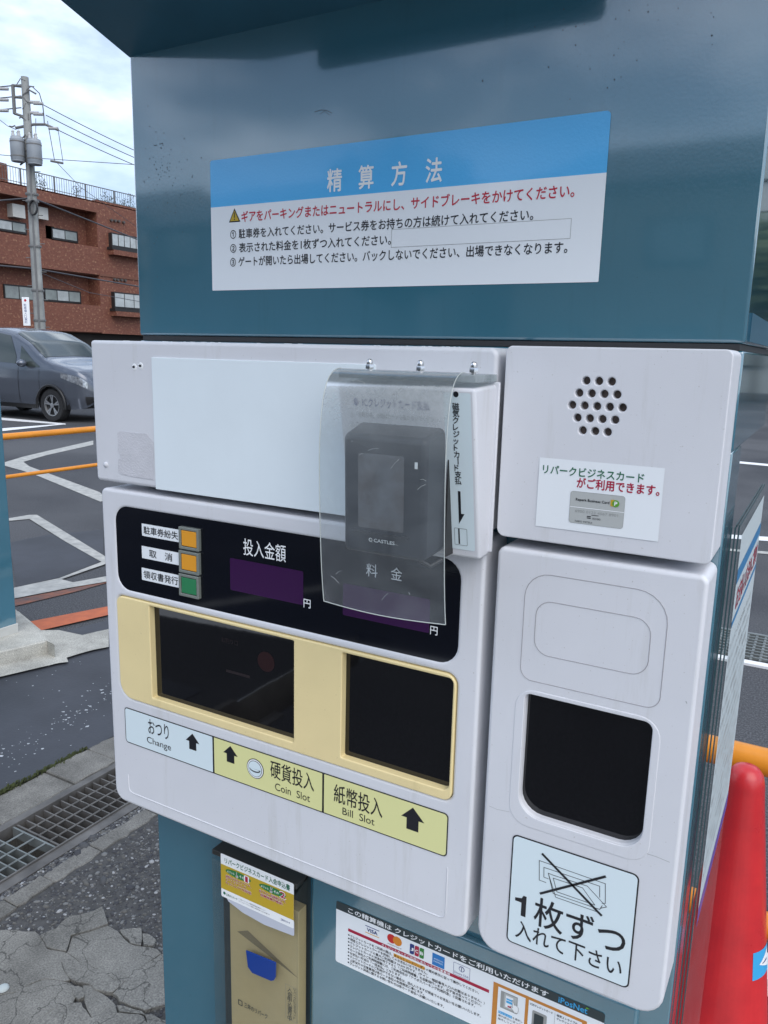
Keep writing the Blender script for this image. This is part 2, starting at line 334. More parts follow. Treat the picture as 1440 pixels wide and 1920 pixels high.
def conc_mat(name, c, sc_=9, stain=None):
    m = bpy.data.materials.new(name); m.use_nodes = True; nt = m.node_tree; b = nt.nodes['Principled BSDF']; N = nt.nodes.new; l = nt.links.new
    t = N('ShaderNodeTexCoord'); n1 = N('ShaderNodeTexNoise'); n1.inputs['Scale'].default_value = sc_; n1.inputs['Detail'].default_value = 9; n1.inputs['Roughness'].default_value = .65
    n2 = N('ShaderNodeTexNoise'); n2.inputs['Scale'].default_value = 260; n2.inputs['Detail'].default_value = 2
    l(t.outputs['Object'], n1.inputs['Vector']); l(t.outputs['Object'], n2.inputs['Vector'])
    r1 = N('ShaderNodeValToRGB'); e = r1.color_ramp.elements; e[0].position = .32; e[1].position = .68; e[0].color = (*[q * .62 for q in c], 1); e[1].color = (*[q * 1.18 for q in c], 1); l(n1.outputs['Fac'], r1.inputs[0])
    r2 = N('ShaderNodeValToRGB'); e = r2.color_ramp.elements; e[0].position = .35; e[1].position = .72; e[0].color = (.72, .72, .72, 1); e[1].color = (1.35, 1.35, 1.33, 1); l(n2.outputs['Fac'], r2.inputs[0])
    mu = N('ShaderNodeMixRGB'); mu.blend_type = 'MULTIPLY'; mu.inputs[0].default_value = 1; l(r1.outputs[0], mu.inputs[1]); l(r2.outputs[0], mu.inputs[2])
    fin = mu.outputs[0]
    if stain:   # spilled white paint round a point (x, y, radius)
        sp = N('ShaderNodeVectorMath'); sp.operation = 'DISTANCE'; sp.inputs[1].default_value = (stain[0], stain[1], 0)
        ge = N('ShaderNodeNewGeometry'); fl = N('ShaderNodeVectorMath'); fl.operation = 'MULTIPLY'; fl.inputs[1].default_value = (1, 1, 0); l(ge.outputs['Position'], fl.inputs[0]); l(fl.outputs[0], sp.inputs[0])
        n3 = N('ShaderNodeTexNoise'); n3.inputs['Scale'].default_value = 26; n3.inputs['Detail'].default_value = 9; n3.inputs['Roughness'].default_value = .7; l(ge.outputs['Position'], n3.inputs['Vector'])
        mm = N('ShaderNodeMath'); mm.operation = 'MULTIPLY_ADD'; mm.inputs[1].default_value = stain[2] * 1.3; l(n3.outputs['Fac'], mm.inputs[0]); mm.inputs[2].default_value = stain[2] * .35
        gt = N('ShaderNodeMath'); gt.operation = 'LESS_THAN'; l(sp.outputs['Value'], gt.inputs[0]); l(mm.outputs[0], gt.inputs[1])
        mx_ = N('ShaderNodeMixRGB'); mx_.inputs[2].default_value = (.50, .52, .54, 1); l(gt.outputs[0], mx_.inputs[0]); l(fin, mx_.inputs[1]); fin = mx_.outputs[0]
    if stain:
        ns_ = N('ShaderNodeTexNoise'); ns_.inputs['Scale'].default_value = 14; ns_.inputs['Detail'].default_value = 6; l(t.outputs['Object'], ns_.inputs['Vector'])
        va = N('ShaderNodeVectorMath'); va.operation = 'MULTIPLY_ADD'; va.inputs[1].default_value = (.12, .12, 0); l(ns_.outputs['Color'], va.inputs[0]); l(t.outputs['Object'], va.inputs[2])
        vo = N('ShaderNodeTexVoronoi'); vo.feature = 'DISTANCE_TO_EDGE'; vo.inputs['Scale'].default_value = 8.5; l(va.outputs[0], vo.inputs['Vector'])
        lt_ = N('ShaderNodeMapRange'); lt_.inputs['From Min'].default_value = .004; lt_.inputs['From Max'].default_value = .016; lt_.inputs['To Min'].default_value = .28; lt_.inputs['To Max'].default_value = 1; l(vo.outputs['Distance'], lt_.inputs['Value'])
        mz = N('ShaderNodeMixRGB'); mz.blend_type = 'MULTIPLY'; mz.inputs[0].default_value = .8; l(fin, mz.inputs[1]); l(lt_.outputs['Result'], mz.inputs[2]); fin = mz.outputs[0]
    l(fin, b.inputs['Base Color']); b.inputs['Roughness'].default_value = .88
    bp = N('ShaderNodeBump'); bp.inputs['Strength'].default_value = .5; bp.inputs['Distance'].default_value = .003; l(n1.outputs['Fac'], bp.inputs['Height'])
    bp2 = N('ShaderNodeBump'); bp2.inputs['Strength'].default_value = .5; bp2.inputs['Distance'].default_value = .0015; l(n2.outputs['Fac'], bp2.inputs['Height']); l(bp.outputs[0], bp2.inputs['Normal']); l(bp2.outputs[0], b.inputs['Normal'])
    MATS[name] = m; return m
px0 = G(8, 1912)
conc = conc_mat('concrete', (.18, .172, .155))
conc_slab = conc_mat('concrete_slab', (.20, .192, .172), 7, stain=(px0[0] - .05, px0[1] - .07, .055))
conc_light = conc_mat('concrete_light', (.42, .41, .37), 5)
linewhite = mat('road_paint_white', (.50, .49, .45), .75, col2=(.28, .28, .265), vscale=14, detail=8, bump=.4, bscale=200)
linebright = mat('road_paint_fresh', (.78, .78, .78), .7, var=.06)
lineor = mat('road_paint_orange', (.50, .13, .05), .75, col2=(.38, .10, .045), vscale=20, bump=.4, bscale=200)
lineorf = mat('road_paint_faded', (.30, .10, .05), .8, col2=(.07, .065, .068), vscale=9, detail=8, bump=.4)
galv = mat('galvanised_steel', (.125, .118, .11), .6, metal=.25, var=.35, vscale=12, bump=.2, bscale=120)
galv2 = mat('galvanised_steel_pale', (.18, .195, .19), .5, metal=.3, var=.3, vscale=14, bump=.2, bscale=120)
moss = mat('moss', (.045, .055, .012), .95, var=.6, vscale=60, bump=1, bscale=300)

g = MB()   # ground sheet with a slot left open for the drain trench
DX0, DX1, DY0, DY1 = -2.035, -1.815, -2.0, 5.5
B = 900
for (a, b_, c, d) in ((-B, DX0, -B, B), (DX1, B, -B, B), (DX0, DX1, -B, DY0), (DX0, DX1, DY1, B)):
    g.add([(a, c, 0), (b_, c, 0), (b_, d, 0), (a, d, 0)], [(0, 1, 2, 3)], asphalt)
tag(g.build('ground', fixn=False), kind='structure')
g = MB(); g.add([(-2.06, -2, 0), (-2.06, 5.5, 0), (-2.06, 5.5, -.3), (-2.06, -2, -.3)], [(0, 1, 2, 3)], conc)
g.v = []; g.f = []; g.m = []
for x in (DX0, DX1): g.add([(x, DY0, -.005), (x, DY1, -.005), (x, DY1, -.3), (x, DY0, -.3)], [(0, 1, 2, 3)], conc)
g.add([(DX0, DY0, -.25), (DX1, DY0, -.25), (DX1, DY1, -.25), (DX0, DY1, -.25)], [(0, 1, 2, 3)], asph_rough)
tag(g.build('drain_channel'), kind='structure')
def gpoly(name, pts, m, z, px=True, kind='structure', thick=0):
    q = [G(*p) for p in pts] if px else pts
    b = MB()
    if area(q) < 0: q = q[::-1]
    if thick: b.prism(q, 0, z, m)
    else: b.add([(x, y, z) for x, y in q], [tuple(range(len(q)))], m)
    return tag(b.build(name, fixn=bool(thick)), kind=kind)
Z3 = lambda l, ox=0, oy=760, s=3.43: [(ox + a / s, oy + b / s) for a, b in l]
gpoly('sealed_asphalt', [(-2.62, -1), (-2.22, -1), (-2.22, 4), (-2.3, 5.5), (-3.1, 4.2), (-3.2, 3.1), (-3.3, 2.6), (-3.3, 2.1), (-3.6, 1.3), (-4, -1)], asph_new, .004, px=False)
gpoly('bounce_apron', [(-.95, -.75), (.2, -.9), (1.6, -.7), (1.7, .70), (-.95, .70)], conc_light, .004, px=False)  # unseen pale slab, added to bounce light up onto the machine front
gpoly('parking_line', [(-3.2, -1.6), (2.4, -2.2), (2.4, -2.32), (-3.2, -1.72)], linebright, .004, px=False); gpoly('parking_line', [(-3.0, -1.8), (-1.2, -5), (-1.32, -5), (-3.12, -1.8)], linewhite, .004, px=False); gpoly('parking_line', [(.6, -2.1), (1.8, -6), (1.68, -6), (.48, -2.1)], linewhite, .004, px=False)
gpoly('sealed_patch', Z3([(60, 885), (330, 830), (520, 815), (665, 800), (665, 1000), (380, 1110), (110, 1170)]), asph_new, .003)
# painted lines
gpoly('parking_line', Z3([(-5, 78), (12, 80), (420, 118), (422, 126), (12, 96), (-5, 95)]), linebright, .004)
gpoly('parking_line', Z3([(-5, 152), (400, 121), (422, 124), (20, 168), (-5, 170)]), linebright, .008)
gpoly('parking_line', Z3([(30, 368), (145, 333), (300, 296), (600, 228), (600, 255), (300, 322), (150, 365), (190, 395), (640, 560), (700, 610), (645, 622), (260, 462), (140, 420), (30, 390)]), linewhite, .004)
gpoly('parking_line', Z3([(0, 735), (60, 730), (190, 708), (238, 708), (700, 990), (700, 1035), (640, 1005), (420, 880), (190, 735), (0, 752)]), linewhite, .006)
gpoly('parking_line', Z3([(40, 1200), (100, 1180), (380, 1120), (660, 1012), (700, 1000), (700, 1020), (665, 1034), (395, 1127), (470, 1147), (700, 1105), (700, 1140), (450, 1182), (40, 1262)]), linewhite, .0095)
gpoly('faded_orange_line', Z3([(40, 1262), (450, 1184), (700, 1100), (700, 1142), (500, 1200), (40, 1310)]), lineorf, .005)
gpoly('orange_line', Z3([(190, 1402), (700, 1302), (700, 1358), (250, 1462), (200, 1440)]), lineor, .010)
gpoly('concrete_patch', Z3([(20, 1330), (120, 1340), (265, 1462), (380, 1462), (530, 1494), (620, 1472), (700, 1455), (700, 1570), (600, 1590), (520, 1612), (430, 1640), (440, 1668), (380, 1675), (0, 1765), (-150, 1790), (-150, 1350)]), conc_light, .014)
gpoly('parking_line', [(1335, 1001), (1500, 1011), (1500, 1019), (1330, 1008)], linebright, .004)
gpoly('parking_line', [(1335, 1027), (1500, 1040), (1500, 1045), (1335, 1031)], linewhite, .004)
gpoly('parking_line', [(1350, 862), (1500, 876), (1500, 880), (1350, 866)], linebright, .004)
# island below the neighbouring cabinet
isl = [G(-60, 1236, .08), G(0, 1222, .08), G(88, 1201, .08), G(102, 1208, .08), G(35, 1148, .08), G(30, 1142, .08), G(-60, 1150, .08)]
b = MB(); b.prism(isl, -.02, .08, conc_light, inset=.008); tag(b.build('concrete_island', smooth=30), kind='structure')
# edging strips of the drain, laid stone by stone
es = tag(bpy.data.objects.new('drain_edging', None), kind='structure'); COL.objects.link(es); ORG[es] = Vector((0, 0, 0))
for x0, x1, joints in ((-2.215, -2.062, [.2, .95, 1.33, 1.60, 1.78, 2.4, 3.1, 3.8, 4.6, 5.4]), (-1.755, -1.70, [.2, .82, 1.12, 1.235, 1.40, 1.62, 2.1, 2.7, 3.4, 4.4, 5.4])):
    for a, c in zip(joints[:-1], joints[1:]):
        b = MB(); j = lambda s_: random.uniform(-s_, s_)
        n_ = max(2, int((c - a) / .022)); L1 = [(x0 + j(.005), a + .0015 + (c - a - .003) * i / n_) for i in range(n_ + 1)]; L2 = [(x1 + j(.005), a + .0015 + (c - a - .003) * i / n_) for i in range(n_ + 1)][::-1]
        b.prism(L1 + L2, -.02, .008 + j(.003), conc, inset=.004); o = b.build('edging_stone', es, smooth=30)
b = MB(); spk = mat('paint_spot', (.42, .44, .46), .7)
for i in range(300):
    k = random.random(); x, y = (-2.30 + random.gauss(0, .05) - .25 * k, 1.15 + 1.1 * k + random.gauss(0, .05)) if i % 2 else (-2.35 - random.random() * .7, 1.0 + random.random() * 1.6)
    r_ = abs(random.gauss(0, .0026)) + .001; n_ = random.randint(4, 7); b.add([(x + r_ * random.uniform(.4, 1.7) * math.cos(j * 6.28 / n_), y + r_ * random.uniform(.4, 1.7) * math.sin(j * 6.28 / n_), .0052) for j in range(n_)], [tuple(range(n_))], spk)
tag(b.build('paint_spots', fixn=False), kind='stuff', label='white paint spots scattered on the dark asphalt left of the drain')
# moss seam
b = MB()
for i in range(1400):
    y = random.uniform(1.35, 2.3) if i % 3 else random.uniform(.9, 2.3); x = -2.222 + random.gauss(0, .007); s_ = random.uniform(.002, .006); z = random.uniform(.004, .012)
    if math.sin(y * 9) + math.sin(y * 23) < -.6: continue
    b.add([(x - s_, y, z), (x + s_, y - s_, z), (x, y + s_, z + s_), (x, y, .001)], [(0, 1, 2), (0, 3, 1), (1, 3, 2), (2, 3, 0)], moss)
tag(b.build('moss', fixn=False), kind='stuff', label='green moss along the pale edging stones of the left drain')
# steel frame of the drain
b = MB()
b.box(-2.062, -2.03, -1, 5.4, -.03, .006, galv); b.box(-1.82, -1.785, -1, 5.4, -.03, .006, galv)
for x in (-2.032, -1.826): b.box(x, x + .006, -1, 5.4, -.03, .011, galv)
tag(b.build('drain_frame', bevel=.001), kind='structure')
def make_grate(y0, y1, m, label, rodn):
    t = thing('drain_grate', label, 'drain grate', (-1.925, y0, 0), group='steel grates over the left drain')
    b = MB(); b.box(-2.025, -1.825, y0, y0 + .006, -.028, .004, m); b.build('end_bar', t)
    b = MB(); b.box(-2.025, -1.825, y1 - .006, y1, -.028, .004, m); b.build('end_bar', t)
    b = MB(); yy = y0 + .032; b.box(-2.023, -1.827, yy, yy + .0045, -.027, .003, m); bar = b.build('bar', t)
    n = int((y1 - y0 - .05) / .032)
    for i in range(1, n): dup(bar, (0, i * .032, 0))
    for x in [(-2.025 + .2 * (k + 1) / (rodn + 1)) for k in range(rodn)]:
        b = MB(); b.tube([(x, y0, .002), (x, y1, .002)], .003, m, 6); b.build('rod', t)
    return t
def fix_dups(): pass
make_grate(1.352, 2.35, galv, 'long dark rusty steel grate in the drain beside the payment machine', 3)
make_grate(.35, 1.345, galv2, 'paler greenish steel grate nearest the camera at the left picture edge', 3)
# far drain on the right
b = MB(); b.box(-.6, 1.6, 4.08, 4.50, .001, .004, darkm)
b.box(-.6, 1.6, 4.03, 4.08, 0, .012, linebright); b.box(-.6, 1.6, 4.50, 4.53, 0, .012, galv2)
tag(b.build('far_drain_edge'), kind='structure')
t = thing('drain_grate', 'grey steel mesh grate seen at the right picture edge behind the machine', 'drain grate', (.3, 4.29, 0))
b = MB(); b.box(-.5, -.488, 4.085, 4.495, .006, .02, galv2); bar = b.build('bar', t)
for i in range(1, 45): dup(bar, (i * .042, 0, 0))
b = MB(); b.box(-.5, 1.5, 4.10, 4.112, .007, .023, galv2); rod = b.build('rod', t)
for i in range(1, 9): dup(rod, (0, i * .046, 0))

# worn aggregate strip and broken concrete slab, lower left
zz = lambda l: [(a / 3.2727, 1380 + b_ / 3.2727) for a, b_ in l]
aggr = [(-1.70, -.5), (-1.70, 3.2), (-.9, 3.2), (-.9, -.5)]
b = MB(); b.add([(x, y, .003) for x, y in aggr[::-1]], [(0, 1, 2, 3)], asph_rough); tag(b.build('worn_asphalt', fixn=False), kind='structure')
b = MB(); peb = [mat('pebble_a', (.17, .17, .165), .8), mat('pebble_b', (.07, .07, .072), .8), mat('pebble_c', (.33, .33, .33), .7), mat('pebble_d', (.11, .105, .095), .8), mat('pebble_e', (.045, .045, .05), .8)]
ico = [(0, 0, 1), (.89, 0, .45), (.28, .85, .45), (-.72, .53, .45), (-.72, -.53, .45), (.28, -.85, .45), (.72, .53, -.45), (-.28, .85, -.45), (-.89, 0, -.45), (-.28, -.85, -.45), (.72, -.53, -.45)]
icf = [(0, 1, 2), (0, 2, 3), (0, 3, 4), (0, 4, 5), (0, 5, 1), (1, 6, 2), (2, 7, 3), (3, 8, 4), (4, 9, 5), (5, 10, 1), (2, 6, 7), (3, 7, 8), (4, 8, 9), (5, 9, 10), (1, 10, 6)]
for i in range(17000):
    x = random.uniform(-1.69, -1.0) if i % 6 else random.uniform(-1.782, -1.752); y = random.uniform(.75, 2.0); s_ = abs(random.gauss(0, .0024)) + .0014
    if random.random() < .04: s_ *= 1.7
    a = random.uniform(0, 6.28); ca, sa = math.cos(a), math.sin(a); ex, ey, ez = s_ * random.uniform(.8, 1.5), s_ * random.uniform(.6, 1.1), s_ * .5
    k = random.choices(range(5), (22, 32, 5, 22, 32))[0]
    b.add([(x + (p[0] * ex) * ca - (p[1] * ey) * sa, y + (p[0] * ex) * sa + (p[1] * ey) * ca, .003 + p[2] * ez) for p in ico], icf, peb[k])
tag(b.build('gravel', smooth=70, fixn=False), kind='stuff', label='small grey stones set in the worn asphalt between drain and slab')
slab = tag(bpy.data.objects.new('broken_concrete', None), kind='structure'); COL.objects.link(slab); ORG[slab] = Vector((0, 0, 0))
pieces = dict(
 A=[(-120, 1200), (0, 1190), (95, 1190), (150, 1200), (215, 1200), (243, 1225), (262, 1255), (275, 1275), (283, 1305), (345, 1317), (398, 1327), (374, 1385), (392, 1440), (425, 1490), (400, 1500), (330, 1488), (270, 1483), (180, 1518), (90, 1568), (0, 1582), (-120, 1600)],
 B=[(252, 1224), (350, 1185), (390, 1140), (430, 1110), (480, 1105), (530, 1092), (580, 1075), (626, 1052), (638, 1090), (650, 1130), (658, 1155), (610, 1172), (560, 1190), (500, 1205), (438, 1222), (425, 1270), (408, 1318), (345, 1308), (292, 1294), (280, 1265)],
 C=[(446, 1230), (500, 1212), (560, 1197), (612, 1180), (662, 1162), (690, 1180), (720, 1197), (755, 1240), (790, 1272), (870, 1290), (960, 1305), (983, 1330), (940, 1360), (898, 1390), (840, 1440), (770, 1498), (735, 1495), (700, 1488), (650, 1455), (610, 1428), (550, 1405), (492, 1383), (455, 1352), (415, 1326), (432, 1275)],
 D=[(410, 1334), (448, 1360), (486, 1391), (550, 1414), (606, 1437), (650, 1465), (695, 1497), (760, 1507), (725, 1540), (688, 1570), (655, 1568), (620, 1560), (540, 1515), (455, 1498), (402, 1440), (384, 1386)],
 E=[(777, 1505), (840, 1450), (905, 1396), (990, 1340), (1060, 1330), (1080, 1640), (1005, 1645), (890, 1678), (770, 1632), (700, 1578)],
 P=[(-120, 1610), (0, 1592), (90, 1577), (185, 1527), (272, 1492), (330, 1497), (418, 1515), (448, 1530), (458, 1560), (458, 1600), (438, 1638), (390, 1652), (330, 1668), (265, 1715), (200, 1767), (180, 1840), (-120, 1840)],
 H=[(458, 1540), (480, 1538), (500, 1546), (514, 1575), (512, 1600), (482, 1612), (460, 1592)],
 I=[(512, 1530), (560, 1530), (630, 1585), (700, 1642), (716, 1695), (640, 1708), (562, 1718), (540, 1670), (522, 1620)],
 J=[(452, 1642), (500, 1640), (532, 1690), (562, 1732), (640, 1717), (726, 1702), (800, 1710), (876, 1722), (896, 1767), (900, 1850), (370, 1850), (382, 1767), (402, 1700)],
 K=[(208, 1767), (265, 1725), (335, 1677), (438, 1648), (394, 1700), (372, 1767), (360, 1850), (190, 1850)],
 N=[(722, 1655), (800, 1672), (868, 1692), (990, 1742), (1060, 1770), (1060, 1850), (915, 1850), (888, 1716), (800, 1700), (738, 1692)],
 S=[(737, 1190), (800, 1182), (863, 1178), (868, 1240), (862, 1280), (802, 1264), (762, 1225)],
 T=[(878, 1215), (908, 1216), (953, 1250), (938, 1283), (884, 1280)])
for k, pts in pieces.items():
    q = [G(*p, .012) for p in zz(pts)]; out = []
    gx, gy = sum(p[0] for p in q) / len(q), sum(p[1] for p in q) / len(q); q = [(p[0] + (p[0] - gx) / (math.hypot(p[0] - gx, p[1] - gy) + 1e-9) * .0022, p[1] + (p[1] - gy) / (math.hypot(p[0] - gx, p[1] - gy) + 1e-9) * .0022) for p in q]
    for i in range(len(q)):      # jagged broken edges
        a, c = q[i], q[(i + 1) % len(q)]; L_ = math.hypot(c[0] - a[0], c[1] - a[1]); n_ = max(1, int(L_ / .014)); out.append(a)
        for s_ in range(1, n_): f_ = s_ / n_; out.append((a[0] + (c[0] - a[0]) * f_ + random.gauss(0, .0018), a[1] + (c[1] - a[1]) * f_ + random.gauss(0, .0018)))
    b = MB(); b.prism(out, -.01, .013 + random.uniform(-.002, .002), conc_slab, inset=.0015); b.build('concrete_piece', slab, smooth=35)
p0 = G(6, 1852, .015); b = MB(); b.lathe([(.0, .006), (.008, .006), (.012, .003), (.013, 0)], (p0[0], p0[1], .013), mat('pale_disc', (.42, .46, .45), .6), 14)
tag(b.build('pebble', smooth=50), 'pale round flat pebble on the broken concrete slab, lower left', 'pebble')
# ================================================================== PAYMENT MACHINE
YB = .75
XL, XR = -.789, -.0705
ZH0, ZH1 = 1.4655, 1.794
pm = thing('payment_machine', 'teal parking payment machine with off-white front covers filling the picture', 'payment machine', (-.43, .92, 0))
# header cabinet with slightly bevelled sheet metal edge
b = MB(); b.box(XL, XR, YB, 1.10, ZH0, ZH1 + .10, teal); hdr = b.build('header_cabinet', pm, bevel=.003)
# low fold along the header's right side
b = MB(); b.box(XR, XR + .0015, YB + .02, 1.10, ZH0 + .002, 1.492, teal_d); b.build('side_fold', hdr)
# visor roof rising forward with rounded lip
slope = .29
def roofz(y, dz=0): return ZH1 + (.75 - y) * slope + dz
b = MB(); x0, x1 = XL - .001, .06; ya, yb = .48, .752
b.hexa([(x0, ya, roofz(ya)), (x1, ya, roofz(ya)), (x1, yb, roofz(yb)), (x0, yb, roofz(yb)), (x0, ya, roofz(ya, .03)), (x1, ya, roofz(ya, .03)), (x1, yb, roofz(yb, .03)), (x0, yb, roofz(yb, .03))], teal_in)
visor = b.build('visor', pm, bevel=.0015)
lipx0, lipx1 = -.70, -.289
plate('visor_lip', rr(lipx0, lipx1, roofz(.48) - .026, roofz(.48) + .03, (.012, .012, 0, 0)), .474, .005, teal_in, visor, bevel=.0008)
# upper deep box (behind covers) and lower flange body
b = MB(); b.box(XL, XR, YB, 1.095, 1.372, 1.459, teal); b.build('cabinet_upper', pm, bevel=.002)
b = MB(); b.box(XL, XR, YB, .825, .0, 1.372, teal); fl_ = b.build('cabinet_front', pm, bevel=.002)
b = MB(); b.box(-.70, -.20, .826, 1.09, .0, 1.371, teal_d); b.build('cabinet_core', pm)
b = MB(); b.box(XL + .004, XR - .004, YB + .002, 1.09, 1.4595, 1.465, darkm); b.build('rubber_seal', pm)
b = MB(); b.box(-.79, -.07, .72, 1.1, 0, .05, conc); b.build('plinth', pm, bevel=.004)
# instruction sign
s = Flat(YB - .0006)
c = [s.p(395, 301), s.p(1145, 207), s.p(1123, 530), s.p(397, 544)]
sx0, sx1, sz0, sz1 = (c[0][0] + c[3][0]) / 2, (c[1][0] + c[2][0]) / 2, (c[2][1] + c[3][1]) / 2, (c[0][1] + c[1][1]) / 2
zb = (s.p(396, 388.5)[1] + s.p(1138, 324.6)[1]) / 2
s.rect(sx0, sx1, sz0, zb, white, 0, r=(.001, .001, 0, 0)); s.rect(sx0, sx1, zb, sz1, blue, 0, r=(0, 0, .004, .003))
s.ptext('精　算　方　法', (614, 338), (828.5, 319), 42, prwhite, bold=.022, res=4)
s.ptext('ギアをパーキングまたはニュートラルにし、サイドブレーキをかけてください。', (453, 403), (1077, 361.5), 20, red, bold=.02, res=3)
s.ptext('① 駐車券を入れてください。サービス券をお持ちの方は続けて入れてください。', (432, 437), (1000, 405), 17.5, black, bold=.016, res=3)
s.ptext('② 表示された料金を1枚ずつ入れてください。', (432, 463), (733, 452), 17.5, black, bold=.016, res=3)
s.ptext('③ ゲートが開いたら出場してください。バックしないでください、出場できなくなります。', (432, 489.5), (1064, 466), 17.5, black, bold=.016, res=3)
q = s.p(440, 405); w_ = .0085
s.poly([(q[0] - w_, q[1] - w_ * .8), (q[0] + w_, q[1] - w_ * .8), (q[0], q[1] + w_)], black, 1)
s.poly([(q[0] - w_ * .76, q[1] - w_ * .65), (q[0] + w_ * .76, q[1] - w_ * .65), (q[0], q[1] + w_ * .72)], gold, 2)
s.line([(q[0], q[1] + .0035), (q[0], q[1] - .0015)], .0011, black, 3); s.circ((q[0], q[1] - .0038), .0008, black, 3, 8)
a1, a2 = s.p(733.7, 430), s.p(1071.7, 409.6); a3, a4 = s.p(733.7, 464), s.p(1069.6, 448)
bx = rr((a1[0] + a3[0]) / 2, (a2[0] + a4[0]) / 2, (a3[1] + a4[1]) / 2, (a1[1] + a2[1]) / 2)
s.ring(bx, .0004, grey_p, 1); s.poly(bx, white2 if 0 else white, .6)
s.build('instruction_sign', hdr, 'blue and white instruction sign with red and black Japanese lines')
# dirt specks and scratches on header
b = MB()
for i in range(170):
    if i < 110: x, z = random.gauss(-.735, .03), random.gauss(1.655, .035)
    else: x, z = random.gauss(-.22, .05), random.gauss(1.74, .03)
    if not (XL + .01 < x < XR - .01): continue
    if sx0 - .004 < x < sx1 + .004 and sz0 < z < sz1 + .004: continue
    r_ = random.uniform(.0002, .0008); b.add([(x + r_ * math.cos(k), YB - .0002, z + r_ * math.sin(k) * random.uniform(.8, 1.6)) for k in (0, 1.2, 2.5, 3.8, 5)], [(0, 1, 2, 3, 4)], dgrey)
def scr(pts, w, m, y=YB - .0002, l=0):
    f = Flat(y); f.b = b; f.line([F(*p, y) for p in pts], w, m, l)
scr([(590, 210), (602, 206), (612, 207), (622, 212)], .0005, dgrey); scr([(600, 214), (608, 208), (618, 216)], .0004, dgrey); scr([(289, 273), (294, 272)], .0008, dgrey); scr([(299, 270), (305, 269)], .0008, dgrey)
b.build('dirt_specks', hdr, fixn=False)['kind'] = 'stuff'
# --- covers (front plane y = .69)
YC = .69; CT = .06
def zf(*p): return F(*p, YC)[1]
def grime(m, amt=.16):
    nt = m.node_tree; b = nt.nodes['Principled BSDF']; N = nt.nodes.new; l = nt.links.new; src = b.inputs['Base Color'].links[0].from_socket
    g = N('ShaderNodeNewGeometry'); mp_ = N('ShaderNodeMapping'); mp_.inputs['Scale'].default_value = (34, 34, 3.2); l(g.outputs['Position'], mp_.inputs[0])
    n = N('ShaderNodeTexNoise'); n.inputs['Scale'].default_value = 1; n.inputs['Detail'].default_value = 8; n.inputs['Roughness'].default_value = .7; l(mp_.outputs[0], n.inputs[0])
    n2 = N('ShaderNodeTexNoise'); n2.inputs['Scale'].default_value = 420; n2.inputs['Detail'].default_value = 1; l(g.outputs['Position'], n2.inputs[0])
    r_ = N('ShaderNodeValToRGB'); e = r_.color_ramp.elements; e[0].position = .56; e[1].position = .80; e[0].color = (1, 1, 1, 1); e[1].color = (1 - amt, 1 - amt * 1.05, 1 - amt * 1.3, 1); l(n.outputs['Fac'], r_.inputs[0])
    r2 = N('ShaderNodeValToRGB'); e = r2.color_ramp.elements; e[0].position = .74; e[1].position = .80; e[0].color = (1, 1, 1, 1); e[1].color = (.72, .70, .66, 1); l(n2.outputs['Fac'], r2.inputs[0])
    m1 = N('ShaderNodeMixRGB'); m1.blend_type = 'MULTIPLY'; m1.inputs[0].default_value = 1; l(src, m1.inputs[1]); l(r_.outputs[0], m1.inputs[2])
    m2 = N('ShaderNodeMixRGB'); m2.blend_type = 'MULTIPLY'; m2.inputs[0].default_value = .8; l(m1.outputs[0], m2.inputs[1]); l(r2.outputs[0], m2.inputs[2]); l(m2.outputs[0], b.inputs['Base Color'])
grime(cream); grime(yellow, .14); grime(teal, .12)
ZT = 1.4575; ZM = 1.2815; ZM2 = 1.2725
ucx0, ucx1 = -.812, -.2715
uc = plate('upper_cover', rr(ucx0, ucx1, ZM, ZT, (.006, .008, .008, .004)), YC, CT, cream, pm, bevel=.004)
# blank sheet
s = Flat(YC - .0008); a, d = s.p(285, 670), s.p(292, 900)
bl = plate('blank_sheet', rr((a[0] + d[0]) / 2, -.40, s.p(612, 962)[1], a[1], .001), YC - .0018, .002, blank, uc, bevel=.0005)
# torn tape patch
a, d = F(220, 810, YC), F(289, 900, YC)
pts = [(220, 812), (226, 808), (262, 812), (276, 813), (281, 820), (288, 828), (289, 900), (250, 894), (228, 889), (222, 884), (222, 862), (227, 856), (221, 846), (222, 830)]
tape = mat('tape', (.62, .62, .655), .75, var=.06, vscale=40, bump=.4, bscale=500)
b = MB(); v, fs = curve_mesh([F(*p, YC) for p in pts], [], .0004, .0001, 0); b.add([(p[0], YC - .0004 - p[2], p[1]) for p in v], fs, tape)
b.build('tape_patch', uc, smooth=30)
b = MB(); q = F(199, 871, YC); b.lathe([(.0035, 0), (.0032, .0015), (.001, .0024), (0, .0025)], (q[0], YC, q[1]), cream, 12, 'Y'); b.build('screw', uc, smooth=60)
b = MB(); f = Flat(YC); f.b = b
for (p, w_) in (((252, 688), .0042), ((264, 686), .0042)):
    q = F(*p, YC); b.lathe([(0, .0004), (w_ * .8, .0006), (w_, 0)], (q[0], YC, q[1]), prwhite, 9, 'Y'); f.circ((q[0] - .0005, q[1]), w_ * .55, black, 4, 7, w_ * .38)
b.build('chipped_spot', uc, fixn=False)
# worn, dusty top edge
b = MB()
for i in range(60):
    x = random.uniform(-.42, -.30) if i % 2 else random.uniform(-.8, -.3); w_ = random.uniform(.001, .006); b.box(x, x + w_, YC + .004, YC + .006 + random.uniform(0, .004), ZT - .0002, ZT + .0003, dgrey if random.random() < .5 else prwhite)
b.build('edge_wear', uc)['kind'] = 'stuff'
